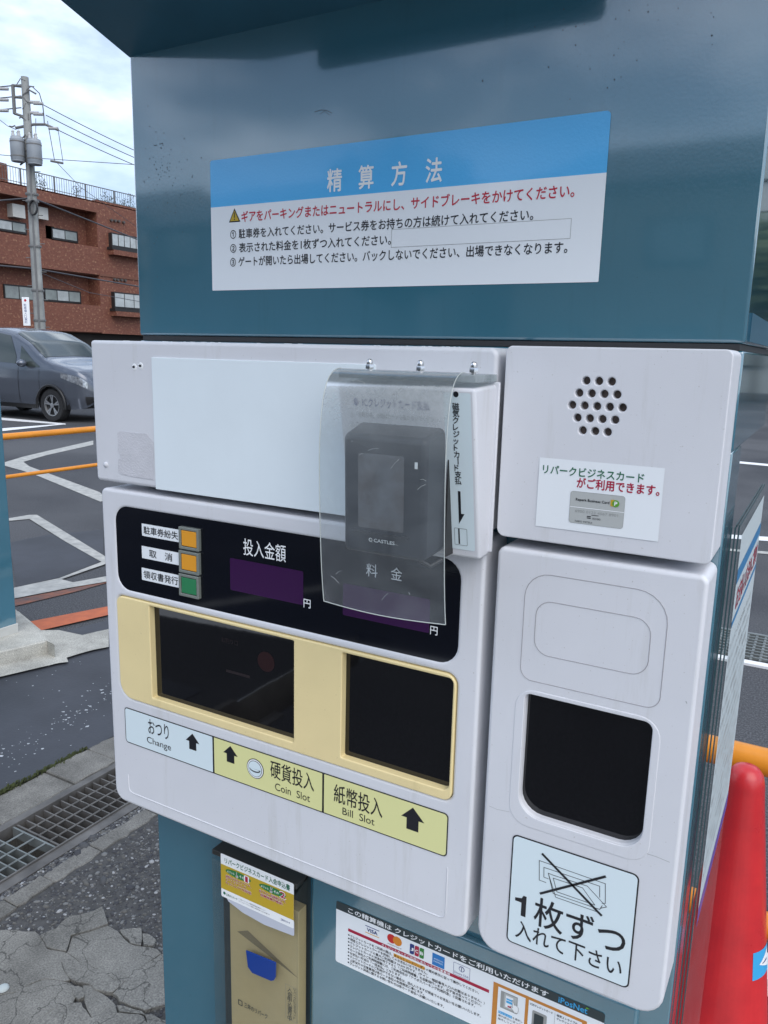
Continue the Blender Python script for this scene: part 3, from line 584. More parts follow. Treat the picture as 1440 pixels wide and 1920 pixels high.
# speaker cover
hol = [(323, 373), (400, 375), (478, 378), (279, 448), (357, 450), (434, 455), (512, 458), (236, 522), (312, 526), (389, 530), (466, 535), (545, 538), (269, 600), (345, 605), (421, 608), (499, 613), (301, 678), (378, 683), (454, 688)]
hp = [F(1000 + a / 3.273, 600 + c / 3.273, YC) for a, c in hol]
cx = sum(p[0] for p in hp) / 19; cz = sum(p[1] for p in hp) / 19; rows = [(3, 2), (4, 1), (5, 0), (4, -1), (3, -2)]; dx = (hp[11][0] - hp[7][0]) / 4; dz = (hp[1][1] - hp[17][1]) / 4
cs = [(cx + (i - (n - 1) / 2) * dx, cz + k * dz) for n, k in rows for i in range(n)]
circ = lambda c, r, n=14: [(c[0] + r * math.cos(i * 2 * math.pi / n), c[1] + r * math.sin(i * 2 * math.pi / n)) for i in range(n)]
scx0, scx1 = -.2635, -.0722
sp_ = plate('speaker_cover', rr(scx0, scx1, 1.2825, ZT + .002, (.008, .006, .006, .006)), YC, CT, cream, pm, holes=[circ(c_, .0036) for c_ in cs], bevel=.0035 if 0 else .0012)
b = MB(); b.box(cx - .035, cx + .035, YC + .007, YC + .009, cz - .035, cz + .035, mat('speaker_mesh', (.05, .035, .03), .6, col2=(.15, .11, .09), vscale=150)); b.build('speaker_mesh', sp_)
s = Flat(YC - .0006)
cc = [s.p(1000 + a / 3.273, 600 + c_ / 3.273) for a, c_ in ((38, 842), (805, 910), (767, 1362), (15, 1262))]
bx0, bx1, bz0, bz1 = (cc[0][0] + cc[3][0]) / 2, (cc[1][0] + cc[2][0]) / 2, (cc[2][1] + cc[3][1]) / 2, (cc[0][1] + cc[1][1]) / 2
s.rect(bx0, bx1, bz0, bz1, white, 0)
q7 = lambda a, c_: (1000 + a / 3.273, 600 + c_ / 3.273)
s.ptext('リパークビジネスカード', q7(60, 917), q7(680, 967), 17, dgreen, bold=.022, res=3)
s.ptext('がご利用できます。', q7(268, 1000), q7(775, 1045), 19, dred, bold=.028, res=3)
k1, k2, k3, k4 = s.p(*q7(230, 1047)), s.p(*q7(565, 1082)), s.p(*q7(550, 1283)), s.p(*q7(218, 1240))
kx0, kx1, kz0, kz1 = (k1[0] + k4[0]) / 2, (k2[0] + k3[0]) / 2, (k3[1] + k4[1]) / 2, (k1[1] + k2[1]) / 2
s.rect(kx0, kx1, kz0, kz1, lgrey_p, 1, r=.0025); s.ring(rr(kx0, kx1, kz0, kz1, .0025), .0002, grey_p, 2)
zl = s.p(*q7(390, 1162))[1]; s.rect(kx0, kx1, zl - .0003, zl + .0003, prwhite, 2)
s.ptext('Repark Business Card', q7(262, 1103), q7(467, 1122), 6.2, black, 2, lat=True, bold=.02)
q = s.p(*q7(490, 1124)); s.rect(q[0] - .0022, q[0] + .002, q[1] - .003, q[1] + .003, gold, 2, .001); q = s.p(*q7(507, 1127)); s.circ(q, .0031, mat('print_leaf_green', (.12, .35, .04), .4), 3); s.text('P', q[0] - .0011, q[0] + .0013, q[1], .0034, prwhite, 4, lat=True, bold=.03)
s.ptext('6900 0123 4567 8901', q7(257, 1172), q7(520, 1198), 5, grey_p, 2, lat=True); s.ptext('02/00', q7(363, 1220), q7(412, 1223), 3.6, black, 2, lat=True); s.ptext('TARO MITSUI', q7(253, 1232), q7(360, 1244), 3.2, black, 2, lat=True)
q = s.p(*q7(343, 1210)); s.rect(q[0] - .002, q[0] + .0015, q[1] - .0012, q[1] - .0004, black, 2); s.rect(q[0] - .002, q[0] + .0015, q[1] + .0002, q[1] + .001, black, 2); q = s.p(*q7(378, 1200)); s.rect(q[0] - .003, q[0] + .0032, q[1] - .0002, q[1] + .0003, black, 2)
s.build('business_card_sticker', sp_, 'white sticker picturing a grey card under green and red lettering')
# main (money) cover
c5 = lambda a, c_: (180 + a / 2, 900 + c_ / 2)
P5 = lambda a, c_: F(*c5(a, c_), YC)
mcx0, mcx1 = -.8055, -.2735
mz0 = (F(300, 1532, YC)[1] + F(860, 1760, YC)[1]) / 2
ybx0, ybx1 = P5(85, 600)[0], P5(1347, 900)[0]; ybz1 = (P5(120, 437)[1] + P5(1290, 722)[1]) / 2; ybz0 = (P5(160, 832)[1] + P5(1290, 1192)[1]) / 2
dbx0, dbx1 = P5(78, 250)[0], P5(1357, 520)[0]; dbz1 = (P5(130, 103)[1] + P5(500, 170)[1]) / 2; dbz0 = (P5(140, 412)[1] + P5(1290, 686)[1]) / 2
mc = plate('main_cover', rr(mcx0, mcx1, mz0, ZM2, (.018, .016, .008, .008)), YC, CT, cream, pm, holes=[rr(ybx0, ybx1, ybz0, ybz1, (.022, .010, .012, .010)), rr(dbx0, dbx1, dbz0, dbz1, .020)], bevel=.004)
w1 = (P5(207, 640)[0], P5(743, 800)[0], (P5(213, 818)[1] + P5(743, 982)[1]) / 2, (P5(200, 475)[1] + P5(743, 597)[1]) / 2)
w2 = (P5(922, 850)[0], P5(1333, 950)[0], (P5(922, 1042)[1] + P5(1290, 1155)[1]) / 2, (P5(922, 643)[1] + P5(1300, 738)[1]) / 2)
yb_ = plate('yellow_bezel', rr(ybx0 + .0004, ybx1 - .0004, ybz0 + .0004, ybz1 - .0004, (.022, .010, .012, .010)), YC - .0012, .02, yellow, mc, holes=[rr(*w1, .0015), rr(*w2, (.002, .008, .006, .002))], bevel=.0014)
for w_, rad, lb in ((w1, 0, 'wide dark coin and change window'), (w2, 0, 'dark banknote window')):
    b = MB(); b.box(w_[0] - .003, w_[1] + .003, YC + .008, YC + .012, w_[2] - .003, w_[3] + .003, glassb); o = b.build('dark_window', mc); o['label'] = lb
    if not rad and w_ is w1:
        s = Flat(YC + .0078); gi = mat('ghost_print', (.022, .016, .018), .3); s.circ(F(*c5(622, 690), YC), .0125, mat('ghost_red', (.020, .006, .007), .3), 0, 30); s.rect(F(*c5(470, 640), YC)[0], F(*c5(560, 640), YC)[0], F(*c5(560, 752), YC)[1], F(*c5(560, 742), YC)[1], gi, 0); s.ptext('お釣り口', c5(470, 598), c5(532, 612), 10, gi, 0); s.build('coin_slot_print', o)
b = MB(); b.box(dbx0 - .002, dbx1 + .002, YC + .0012, YC + .006, dbz0 - .002, dbz1 + .002, glassd); dp = b.build('display_panel', mc)
s = Flat(YC + .0010)
q5 = c5
for (a, c_) in (((500, 300), (775, 465)), ((925, 395), (1248, 555))):
    p, r_ = F(*q5(*a), YC), F(*q5(*c_), YC); s.rect(p[0], r_[0], F(*q5(a[0], a[1] + 112), YC)[1], F(*q5(a[0], a[1] - 8), YC)[1], purple, 0, .002)
s.build('digit_window', dp); s = Flat(YC + .0009)
s.ptext('投入金額', q5(553, 253), q5(712, 273), 31, prwhite, bold=.004, res=4)
s.ptext('円', q5(779, 461), q5(805, 463), 17, prwhite, bold=.01, res=4); s.ptext('円', q5(1254, 562), q5(1281, 565), 17, prwhite, bold=.01, res=4)
s.ptext('料', (687, 1069), (708, 1070), 24, prwhite, res=4); s.ptext('金', (733, 1076), (754, 1077), 24, prwhite, res=4)
for (t_, y_) in (('駐車券紛失', 0), ('取　消', 85), ('領収書発行', 168)):
    p = s.p(*q5(171, 160 + y_)); r_ = s.p(*q5(316, 235 + y_)); x0, x1 = p[0], r_[0]; z1, z0 = (p[1] + s.p(*q5(316, 190 + y_))[1]) / 2, (r_[1] + s.p(*q5(173, 208 + y_))[1]) / 2
    s.rect(x0, x1, z0, z1, white, 0); k = .05 if y_ != 85 else .2; s.text(t_, x0 + (x1 - x0) * k, x1 - (x1 - x0) * k, (z0 + z1) / 2, (z1 - z0) * .62, black, 1, bold=.012, res=3)
s.build('display_print', dp)
btn_or = mat('button_amber', (.78, .34, .03), .3, bump=.05); btn_gr = mat('button_green', (.03, .22, .09), .3); clr = mat('button_guard', (.20, .22, .20), .12, spec=.7)
for (m_, y_) in ((btn_or, 0), (btn_or, 88), (btn_gr, 175)):
    a_, c_ = F(*q5(316, 176 + y_), YC), F(*q5(392, 256 + y_), YC); x0, x1 = a_[0], c_[0]; z1 = F(*q5(316, 172 + y_), YC)[1]; z0 = F(*q5(316, 172 + y_ + 82), YC)[1]
    b = plate('button_guard', rr(x0, x1, z0, z1, .0012), YC - .0035, .006, clr, dp, holes=[rr(x0 + .0035, x1 - .0035, z0 + .0035, z1 - .0035, .0006)], bevel=.0007)
    plate('button', rr(x0 + .0042, x1 - .0042, z0 + .0042, z1 - .0042, .0006), YC - .003, .006, m_, dp, bevel=.0006)
# label strip
s = Flat(YC - .0006)
lz1 = (P5(108, 848)[1] + P5(1322, 1253)[1]) / 2; lz0 = (P5(115, 978)[1] + P5(1315, 1418)[1]) / 2; lx = [P5(110, 900)[0], P5(442, 1025)[0], P5(853, 1170)[0], P5(1320, 1330)[0]]
s.rect(lx[0], lx[3], lz0, lz1, black, 0, .005)
for i, (m_, r_) in enumerate(((white2, (.004, 0.001, .001, .004)), (labyel, .001), (labyel, (.001, .004, .004, .001)))):
    s.rect(lx[i] + .0013, lx[i + 1] - .0013, lz0 + .0013, lz1 - .0013, m_, 1, r_)
s.ptext('おつり', q5(197, 925), q5(273, 943), 29, black, 2, res=4, bold=.004); s.ptext('Change', q5(192, 977), q5(282, 1005), 15, black, 2, lat=True, res=4)
s.ptext('硬貨投入', q5(655, 1080), q5(818, 1137), 32, black, 2, res=4, bold=.006); s.ptext('Coin  Slot', q5(672, 1150), q5(803, 1192), 13.5, black, 2, lat=True, res=4)
s.ptext('紙幣投入', q5(893, 1182), q5(1075, 1222), 34, black, 2, res=4, bold=.006); s.ptext('Bill  Slot', q5(925, 1243), q5(1045, 1279), 13.5, black, 2, lat=True, res=4)
def arrow(s, c, w, l=2):
    x, z = c; s.poly([(x - w, z), (x + w, z), (x, z + w)], black, l); s.rect(x - w * .52, x + w * .52, z - w * .95, z, black, l)
arrow(s, s.p(*q5(363, 982)), .0115); arrow(s, s.p(*q5(505, 1029)), .0115); arrow(s, s.p(*q5(1188, 1272)), .0140)
q = s.p(*q5(598, 1082)); s.circ(q, .0130, black, 2, 30); s.circ(q, .0121, prwhite, 3, 30); s.circ(q, .0105, black, 4, 30); s.circ(q, .0099, white2, 5, 30)
s.poly([(q[0] + .0085 * math.cos(a), q[1] - .0005 + .004 * math.sin(a)) for a in np.linspace(math.pi, 2 * math.pi, 10)][:10] + [(q[0] + .0085, q[1])], black, 6); s.poly([(q[0] + .0072 * math.cos(a), q[1] - .0002 + .0025 * math.sin(a)) for a in np.linspace(math.pi, 2 * math.pi, 10)], white2, 7)
s.build('slot_labels', mc, 'label strip with a pale and two yellow fields and black arrows')
# raised bead round the lower part of the cover
def bead(pts, name, parent, w=.0012, h=.0006, m=cream):
    b = MB(); b.tube([(p[0], YC - h * .2, p[1]) for p in pts], w, m, 6, cap=True); o = b.build(name, parent, smooth=70); return o
e1, e2 = F(240, 1440, YC), F(835, 1722, YC); zbd = (F(243, 1480, YC)[1] + F(830, 1727, YC)[1]) / 2
bead([(e1[0], e1[1] - .01)] + [(e1[0], zbd + .008), (e1[0] + .002, zbd + .002), (e1[0] + .008, zbd)] + [(e2[0] - .008, zbd), (e2[0] - .002, zbd + .002), (e2[0], zbd + .008), (e2[0], lz0 - .012)], 'raised_line', mc, .0007)
# banknote cover
c6 = lambda a, c_: (900 + a / 2.1815, 1040 + c_ / 2.1815); P6 = lambda a, c_: F(*c6(a, c_), YC)
bcx0, bcx1 = -.2615, -.0722; bz0_ = (F(980, 1810, YC)[1] + F(1190, 1893, YC)[1]) / 2
wx0, wx1 = P6(172, 800)[0], P6(683, 930)[0]; wz1 = (P6(215, 575)[1] + P6(660, 680)[1]) / 2; wz0 = (P6(240, 1088)[1] + P6(590, 1188)[1]) / 2
wr = (.022, .022, .008, .006)
bc = plate('banknote_cover', rr(bcx0, bcx1, bz0_, ZM2, (.024, .024, .008, .008)), YC, CT, cream, pm, holes=[rr(wx0, wx1, wz0, wz1, wr)], bevel=.004)
b = MB(); b.box(wx0 - .002, wx1 + .002, YC + .009, YC + .012, wz0 - .002, wz1 + .002, glassb); b.build('dark_window', bc)
# low surround lip
e = .010; plate('window_surround', rr(wx0 - e, wx1 + e * .8, wz0 - e * 1.2, wz1 + e * .5, .02), YC - .0005, .003, cream, bc, holes=[rr(wx0 - .0005, wx1 + .0005, wz0 - .0005, wz1 + .0005, wr)], bevel=.0009)
def groove(pts, name):      # hairline step
    b = MB(); b.tube([(p[0], YC - .0001, p[1]) for p in pts + [pts[0]]], .00038, mat('groove_line', (.36, .35, .37), .6), 5, cap=False); b.build(name, bc, smooth=70)
gx0, gx1 = P6(174, 330)[0], P6(756, 400)[0]; gz1 = (P6(260, 80)[1] + P6(680, 145)[1]) / 2; gz0 = (P6(210, 515)[1] + P6(700, 628)[1]) / 2
groove(rr(gx0, gx1, gz0, gz1, (.012, .012, .028, .024)), 'outer_groove')
hx0, hx1 = P6(225, 310)[0], P6(695, 370)[0]; hz1 = (P6(270, 190)[1] + P6(650, 258)[1]) / 2; hz0 = (P6(270, 415)[1] + P6(640, 490)[1]) / 2
groove(rr(hx0, hx1, hz0, hz1, .015), 'inner_groove')
# faint scratches
b = MB(); scr([c6(38, 1028), c6(70, 1042), c6(120, 1052)], .0003, grey_p, YC - .0001); scr([c6(665, 1218), c6(720, 1235), c6(775, 1258)], .0004, grey_p, YC - .0001); scr([c6(842, 600), c6(846, 608)], .0006, grey_p, YC - .0001)
b.build('scratches', bc, fixn=False)
s = Flat(YC - .0006); q6 = c6
nx0, nx1 = (P6(135, 1141)[0] + P6(108, 1580)[0]) / 2, (P6(655, 1308)[0] + P6(608, 1772)[0]) / 2; nz1 = (P6(135, 1141)[1] + P6(655, 1308)[1]) / 2; nz0 = (P6(108, 1580)[1] + P6(608, 1772)[1]) / 2
s.rect(nx0, nx1, nz0, nz1, black, 0, .006); s.rect(nx0 + .0014, nx1 - .0014, nz0 + .0014, nz1 - .0014, white2, 1, .005)
a_, c_ = s.p(*q6(145, 1396)), s.p(*q6(186, 1482)); u_ = c_[0] - a_[0]; tz, bz2 = s.p(*q6(175, 1393))[1], s.p(*q6(175, 1478))[1]
s.poly([(c_[0] - u_ * .42, bz2), (c_[0], bz2), (c_[0], tz), (c_[0] - u_ * .28, tz), (c_[0] - u_ * .42, tz - .0035), (a_[0], tz - .005), (a_[0], tz - .0085), (c_[0] - u_ * .42, tz - .0085)], black, 2)
s.ptext('枚ずつ', q6(222, 1465), q6(595, 1578), 54, black, 2, bold=.010, res=4); s.ptext('入れて下さい', q6(145, 1545), q6(582, 1672), 34, black, 2, bold=.008, res=4)
P_ = lambda a, c_: s.p(*q6(a, c_))
def pl(l, w=.0006, lay=2): s.line([P_(*p) for p in l], w, black, lay)
pl([(243, 1250), (243, 1330), (270, 1340)]); pl([(243, 1250), (513, 1345), (513, 1425), (500, 1425)]); pl([(262, 1278), (262, 1318), (280, 1325)]); pl([(262, 1278), (490, 1355), (490, 1400)])
pl([(280, 1302), (300, 1385), (490, 1450), (500, 1435)]); pl([(280, 1302), (300, 1310), (440, 1355), (518, 1440), (495, 1445)]); pl([(300, 1322), (315, 1378), (470, 1432)]); pl([(300, 1322), (420, 1362), (470, 1432)]); pl([(280, 1302), (310, 1400), (485, 1462)])
pl([(258, 1225), (495, 1472)], .0024, 3); pl([(250, 1384), (511, 1316)], .0024, 3)
s.build('banknote_sign', bc, 'pale sign with a crossed-out stack of banknotes and black Japanese words')

# --- card reader housing, terminal, flap
HX0, HX1 = -.4125, -.2700; HZ0, HZ1 = 1.262, 1.4235; hf = lambda z: .668 + (.638 - .668) * (z - HZ0) / (HZ1 - HZ0)
b = MB(); b.hexa([(HX0, hf(HZ0), HZ0), (HX1, hf(HZ0), HZ0), (HX1, YC, HZ0), (HX0, YC, HZ0), (HX0, hf(HZ1), HZ1 - .002), (HX1, hf(HZ1), HZ1 - .002), (HX1, YC, HZ1 + .001), (HX0, YC, HZ1 + .001)], cream)
rh = b.build('reader_housing', pm, bevel=.003)
b = MB(); b.box(HX0 - .002, HX1 + .0035, YC - .0035, YC - .0002, HZ0 + .004, HZ1 + .003, cream); b.build('housing_flange', rh, bevel=.0012)
sl = (hf(HZ1) - hf(HZ0)) / (HZ1 - HZ0)
s = Flat(.65, lambda u, v, l: (u, hf(v) - .0005 - l * STEP, v))
labx0, labx1 = -.3005, -.2745
s.rect(labx0, labx1, HZ0 + .008, HZ1 - .006, white2, 0, .002)
xc_ = (labx0 + labx1) / 2 - .001
zl_ = lambda py, y_: F(876, py, y_)[1]
s.circ((xc_, zl_(740, .642)), .0026, black, 1)
za, zb2 = zl_(763, .643), zl_(903, .656)
for i, ch in enumerate('磁気クレジットカード支払'):
    z_ = za + (zb2 - za) * i / 11
    if ch == 'ー': s.rect(xc_ - .0006, xc_ + .0004, z_ - .003, z_ + .003, black, 1)
    else: s.text(ch, xc_ - .0038, xc_ + .0038, z_, .0064, black, 1, bold=.025, fitw=False)
zt_, zm_, ze_ = zl_(922, .657), zl_(966, .661), zl_(984, .662)
s.rect(xc_ - .0014, xc_ + .0012, zm_, zt_, black, 1); s.poly([(xc_ - .0014, ze_), (xc_ + .0045, zm_ + .001), (xc_ - .0014, zm_ + .001)], black, 1)
s.ring(rr(xc_ - .0065, xc_ + .0065, zl_(1024, .665), zl_(992, .663), .001), .0003, black, 1); s.rect(xc_ - .0025, xc_ - .0010, zl_(1022, .665), zl_(993, .663), black, 1)
s.text('●  ICクレジットカード支払', -.395, -.315, 1.4045, .0085, navy, 1, bold=.02); s.text('⚠「お取引中」の間はカードを抜かないでください', -.400, -.307, 1.3925, .005, grey_p, 1); s.text('⚠ カードの抜き取りにご注意ください', -.400, -.335, 1.3835, .005, grey_p, 1)
s.build('reader_label', rh, 'narrow white label with vertical Japanese words and a black arrow')
TX0, TX1 = -.3895, -.3035; TZ0, TZ1 = 1.2585, 1.3765; TY = .6135
b = MB(); xs = TX1; 
b.hexa([(TX0, TY + .004, TZ0 + .006), (TX1, TY + .004, TZ0 + .006), (TX1 + .003, .662, TZ0 + .012), (TX0 - .002, .662, TZ0 + .012), (TX0, TY, TZ1), (TX1, TY, TZ1), (TX1 + .003, .650, TZ1 + .010), (TX0 - .002, .650, TZ1 + .010)], mat('terminal_plastic', (.012, .016, .024), .35, bump=.05, bscale=900))
tm = b.build('card_terminal', pm, bevel=.005); tm['label'] = 'dark card terminal behind the clear flap'
s = Flat(TY - .0009, lambda u, v, l: (u, TY - .0008 + (TZ1 - v) * .035 - l * STEP, v)); s.b.mats = []
s.rect(TX0 + .017, TX1 - .021, TZ0 + .032, TZ1 - .016, mat('terminal_screen', (.15, .16, .18), .12, spec=.6, col2=(.09, .08, .08), vscale=40), 0, .002)
s.rect(TX1 - .0105, TX1 - .0075, TZ1 - .026, TZ1 - .020, prwhite, 0)
s.text('CASTLES', TX0 + .034, TX0 + .056, TZ0 + .021, .0032, prwhite, 0, lat=True, bold=.02); s.circ((TX0 + .0305, TZ0 + .021), .002, prwhite, 0, 12); s.circ((TX0 + .0308, TZ0 + .021), .0012, blackish, 1, 10)
s.build('terminal_print', tm)
b = MB(); b.box(TX0 + .012, TX1 - .016, TY - .0015, TY + .004, TZ0 + .0265, TZ0 + .0285, blackish); b.build('screen_ledge', tm)
b = MB(); b.tube([(TX1 - .012, TY + .02, TZ0 + .004), (TX1 - .004, TY + .026, TZ0 - .002), (TX1 + .004, TY + .034, TZ0 + .004)], .002, blackish, 8); b.build('cable_stub', tm, smooth=60)
# dark seam between terminal and housing edge
b = MB(); b.box(TX1 + .0045, TX1 + .0058, .650, .668, TZ0 + .006, TZ1 - .002, darkm); b.build('seam_gap', rh)
# mounting bar with cap nuts
clear_edge = sheet_mat('clear_bar', .35, (.62, .68, .70)); 
barz = 1.4285
fl = MB(); flo_x0, flo_x1 = -.4145, -.2855
prof = [(.6520, 1.4345), (.6440, 1.4350), (.6350, 1.4330), (.6260, 1.4275), (.6190, 1.4190), (.6130, 1.4050), (.6085, 1.3850), (.6055, 1.3600), (.6045, 1.3300), (.6045, 1.2900), (.6060, 1.2460), (.6085, 1.2135)]
def smoothp(p, n=5):
    out = []
    for i in range(len(p) - 1):
        p0, p1, p2, p3 = [np.array(p[max(0, min(len(p) - 1, k))]) for k in (i - 1, i, i + 1, i + 2)]
        for k in range(n): t_ = k / n; out.append(tuple(.5 * ((2 * p1) + (-p0 + p2) * t_ + (2 * p0 - 5 * p1 + 4 * p2 - p3) * t_ ** 2 + (-p0 + 3 * p1 - 3 * p2 + p3) * t_ ** 3)))
    return out + [p[-1]]
pr = smoothp(prof); nx = 10; vs = []; fs = []
for j, (y_, z_) in enumerate(pr):
    k = j / (len(pr) - 1)
    for i in range(nx + 1):
        u_ = i / nx; x_ = flo_x0 + (flo_x1 - flo_x0) * u_ + .009 * k ** 1.5; vs.append((x_, y_ + .004 * k * math.sin(u_ * 3.1) * -1 + .002 * k * u_, z_ + (.003 * k * (math.sin(u_ * 3.14) * -.6 + u_ * .2))))
for j in range(len(pr) - 1):
    for i in range(nx): a = j * (nx + 1) + i; fs.append((a, a + 1, a + nx + 2, a + nx + 1))
fmat = sheet_mat('clear_flap', .17, (.40, .44, .47), top=(1.355, 1.432, .42, (.44, .43, .36)), rough=.2, edge=(.90, .93, .93))
fl.add(vs, fs, fmat); flap = fl.build('clear_flap', pm, smooth=80, fixn=False)
flap['label'] = 'scratched clear plastic rain flap hanging over the card terminal'
b = MB(); em = mat('flap_edge', (.50, .54, .52), .2, spec=.7)
L1 = [vs[j * (nx + 1)] for j in range(len(pr))]; L2 = [vs[j * (nx + 1) + nx] for j in range(len(pr))]; L3 = [vs[(len(pr) - 1) * (nx + 1) + i] for i in range(nx + 1)]
for l_ in (L1, L2, L3): b.tube([(p[0], p[1], p[2]) for p in l_], .0005, em, 5)
b.build('flap_edge', flap, smooth=80)
b = MB(); sm_ = mat('flap_scratch', (.50, .53, .52), .4)
for i in range(26):
    k = random.uniform(.25, .97); j = int(k * (len(pr) - 1)); y_, z_ = pr[j]; x_ = random.uniform(flo_x0 + .012, flo_x1 - .006); L_ = random.uniform(.002, .012); a_ = random.uniform(-.9, .9)
    b.tube([(x_ + L_ * (t_ - .5) * math.cos(a_), y_ - .0008 - .0006 * k, z_ + L_ * (t_ - .5) * math.sin(a_) + .001 * math.sin(t_ * 3)) for t_ in (0, .5, 1)], .00012, sm_, 4)
b.build('scratches', flap)['kind'] = 'stuff'
b = MB(); b.box(-.412, -.2705, .640, .6895, 1.4265, 1.4335, clear_edge); bar_ = b.build('mounting_bar', flap, bevel=.0008)
for (px_, py_) in ((693, 690), (788, 693), (888, 696)):
    q = F(px_, py_, .655); b = MB()
    b.lathe([(.0, .0095), (.0018, .0092), (.0028, .008), (.0032, .0062), (.0031, .0045), (.0031, .004)], (q[0], .655, 1.4352), steel, 20)
    b.lathe([(.0, .0045), (.0040, .0042), (.0043, .0035), (.0043, 0), (0, 0)], (q[0], .655, 1.4352), steel, 6)
    b.tube([(q[0], .655, 1.430), (q[0], .655, 1.4355)], .0022, steel, 12); b.build('cap_nut', flap, smooth=35)

# --- lower door with credit notice
YD = .742
dx0, dx1 = F(583, 1660, YD)[0], F(1199, 1880, YD)[0]; dz1 = (F(620, 1664, YD)[1] + F(1190, 1878, YD)[1]) / 2
b = MB(); b.box(dx0, dx1, YD, YB + .002, .12, dz1, teal); door = b.build('lower_door', pm, bevel=.004)
b = MB(); b.box(dx0 - .012, dx0 - .0005, YB - .0012, YB + .001, .12, dz1, teal_in); b.build('door_gap', pm)
s = Flat(YD - .0006)
m3 = lambda a, c_: (600 + a / 4.8, 1660 + c_ / 4.8); m4 = lambda a, c_: (860 + a * .2361, 1740 + c_ * .2361)
tl, tr_ = s.p(630.6, 1688), s.p(1134.5, 1901.7); nz_ = (tl[1] + tr_[1]) / 2; nx0_, nx1_ = s.p(630, 1740)[0], tr_[0]; nb = s.p(*m3(140, 680))[1] ; hz = s.p(*m3(147, 210))[1]
s.rect(nx0_, nx1_, nb, hz, white, 0, (.003, .003, 0, 0)); s.rect(nx0_, nx1_, hz, nz_, dgrey, 0, (0, 0, .003, .003))
hm = (hz + nz_) / 2
tx = lambda a, c_: s.p(*m3(a, c_))[0]
s.text('この精算機は クレジットカードをご利用いただけます', s.p(653, 1709)[0], s.p(1028, 1867)[0], hm, (nz_ - hz) * .62, prwhite, 1, bold=.02, res=3)
s.text('iPosNet', s.p(1047, 1880)[0], s.p(1101, 1900)[0], hm, (nz_ - hz) * .6, lblue, 1, lat=True, bold=.02); q = s.p(1099, 1893); s.poly([(q[0] - .001, hm + .002), (q[0] + .004, hm + .004), (q[0] + .0005, hm + .005)], mat('print_leaf_green', (0, 0, 0)), 2)
# red bar
r0, r1 = s.p(653, 1740), s.p(917, 1862); rz = (r0[1] + r1[1]) / 2; rh_ = .0042
s.rect(r0[0], r1[0], rz - rh_ / 2, rz + rh_ / 2, dred, 1); s.text('クレジットカードご利用にあたっての注意事項', s.p(716, 1772)[0], s.p(844, 1828)[0], rz, rh_ * .8, prwhite, 2, bold=.01)
lines = ['クレジットカードをご利用の際は、キャッシュレスリーダーの案内表示に従って操作してください。', '現金とクレジットカードを併用してのお支払いはできません。', 'クレジットカードの最大ご利用額は 30,000 円です。(サイン・暗証番号入力の必要はありません。)',
 'クレジットカードの決済が完了すると「ご利用明細書」を自動発行します。必ず抜き取ってください。', 'カード会社のご利用明細書には、ご利用店名が「アイポスパーキング利用料金」と記載されます。', 'お支払い方法は「一括支払」となります。',
 'クレジットカードのご利用ができない場合は、恐れ入りますが現金でのお支払いをお願いいたします。', '上記以外の注意事項は各カード会社の利用規定に準じます。', 'クレジット決済に関するお問い合わせは各カード会社へお願いいたします。']
bz = rz - .0058; sp = (s.p(*m3(262, 447))[1] - s.p(*m3(262, 695))[1]) / 8; cw = (r1[0] - r0[0] - .004) / 48
for i, t_ in enumerate(lines):
    z_ = s.p(*m3(262, 447))[1] - i * sp; x_ = r0[0] + .0035; s.circ((r0[0] + .0012, z_), .0012, black, 1, 10)
    n_ = len(t_); s.text(t_, x_, x_ + cw * min(n_, 47), z_, sp * .80, black, 2, bold=.01, res=1)
    if i == 0: s.rect(x_ + cw * 16, x_ + cw * 27, z_ - sp * .48, z_ + sp * .48, hiliteo, 1)
# card brand logos
def lg(a, c_): return s.p(*m3(a, c_))
q = lg(470, 415); s.text('VISA', q[0] - .0075, q[0] + .0075, q[1], .0048, navy, 1, lat=True, bold=.03); s.rect(q[0] - .010, q[0] + .010, q[1] + .0042, q[1] + .0052, navy, 1); s.rect(q[0] - .010, q[0] + .010, q[1] - .0052, q[1] - .0042, hiliteo, 1)
q = lg(668, 490); s.circ((q[0] - .0035, q[1]), .0062, mat('print_bright_red', (.60, .02, .02), .4), 1, 24); s.circ((q[0] + .0045, q[1]), .0062, mat('print_amber', (.72, .25, .02), .4), 1.5, 24); s.text('mastercard', q[0] - .009, q[0] + .010, q[1] - .0082, .0018, black, 1, lat=True)
q = lg(872, 592)
for i, (m_, ch) in enumerate(((navy, 'J'), (dred, 'C'), (mat('print_mid_green', (.03, .22, .04), .4), 'B'))): x_ = q[0] - .0095 + i * .0066; s.rect(x_, x_ + .0058, q[1] - .007, q[1] + .007, m_, 1, (.0005, .002, .0005, .002)); s.text(ch, x_ + .001, x_ + .0048, q[1], .0042, prwhite, 2, lat=True, bold=.03)
q = lg(1066, 680); s.rect(q[0] - .008, q[0] + .008, q[1] - .008, q[1] + .008, mat('print_mid_blue', (.02, .20, .55), .4), 1); s.text('AMERICAN', q[0] - .006, q[0] + .006, q[1] + .0012, .002, white2, 2, lat=True); s.text('EXPRESS', q[0] - .006, q[0] + .006, q[1] - .0022, .002, white2, 2, lat=True)
q = lg(1275, 772); s.ring(rr(q[0] - .0105, q[0] + .0105, q[1] - .008, q[1] + .008, .0008), .0004, navy, 1); s.circ((q[0], q[1] + .0025), .0036, navy, 1); s.circ((q[0], q[1] + .0025), .0028, white, 2); s.rect(q[0] - .0004, q[0] + .0004, q[1], q[1] + .005, navy, 3); s.text('Diners Club', q[0] - .009, q[0] + .009, q[1] - .0045, .0028, navy, 1, lat=True)
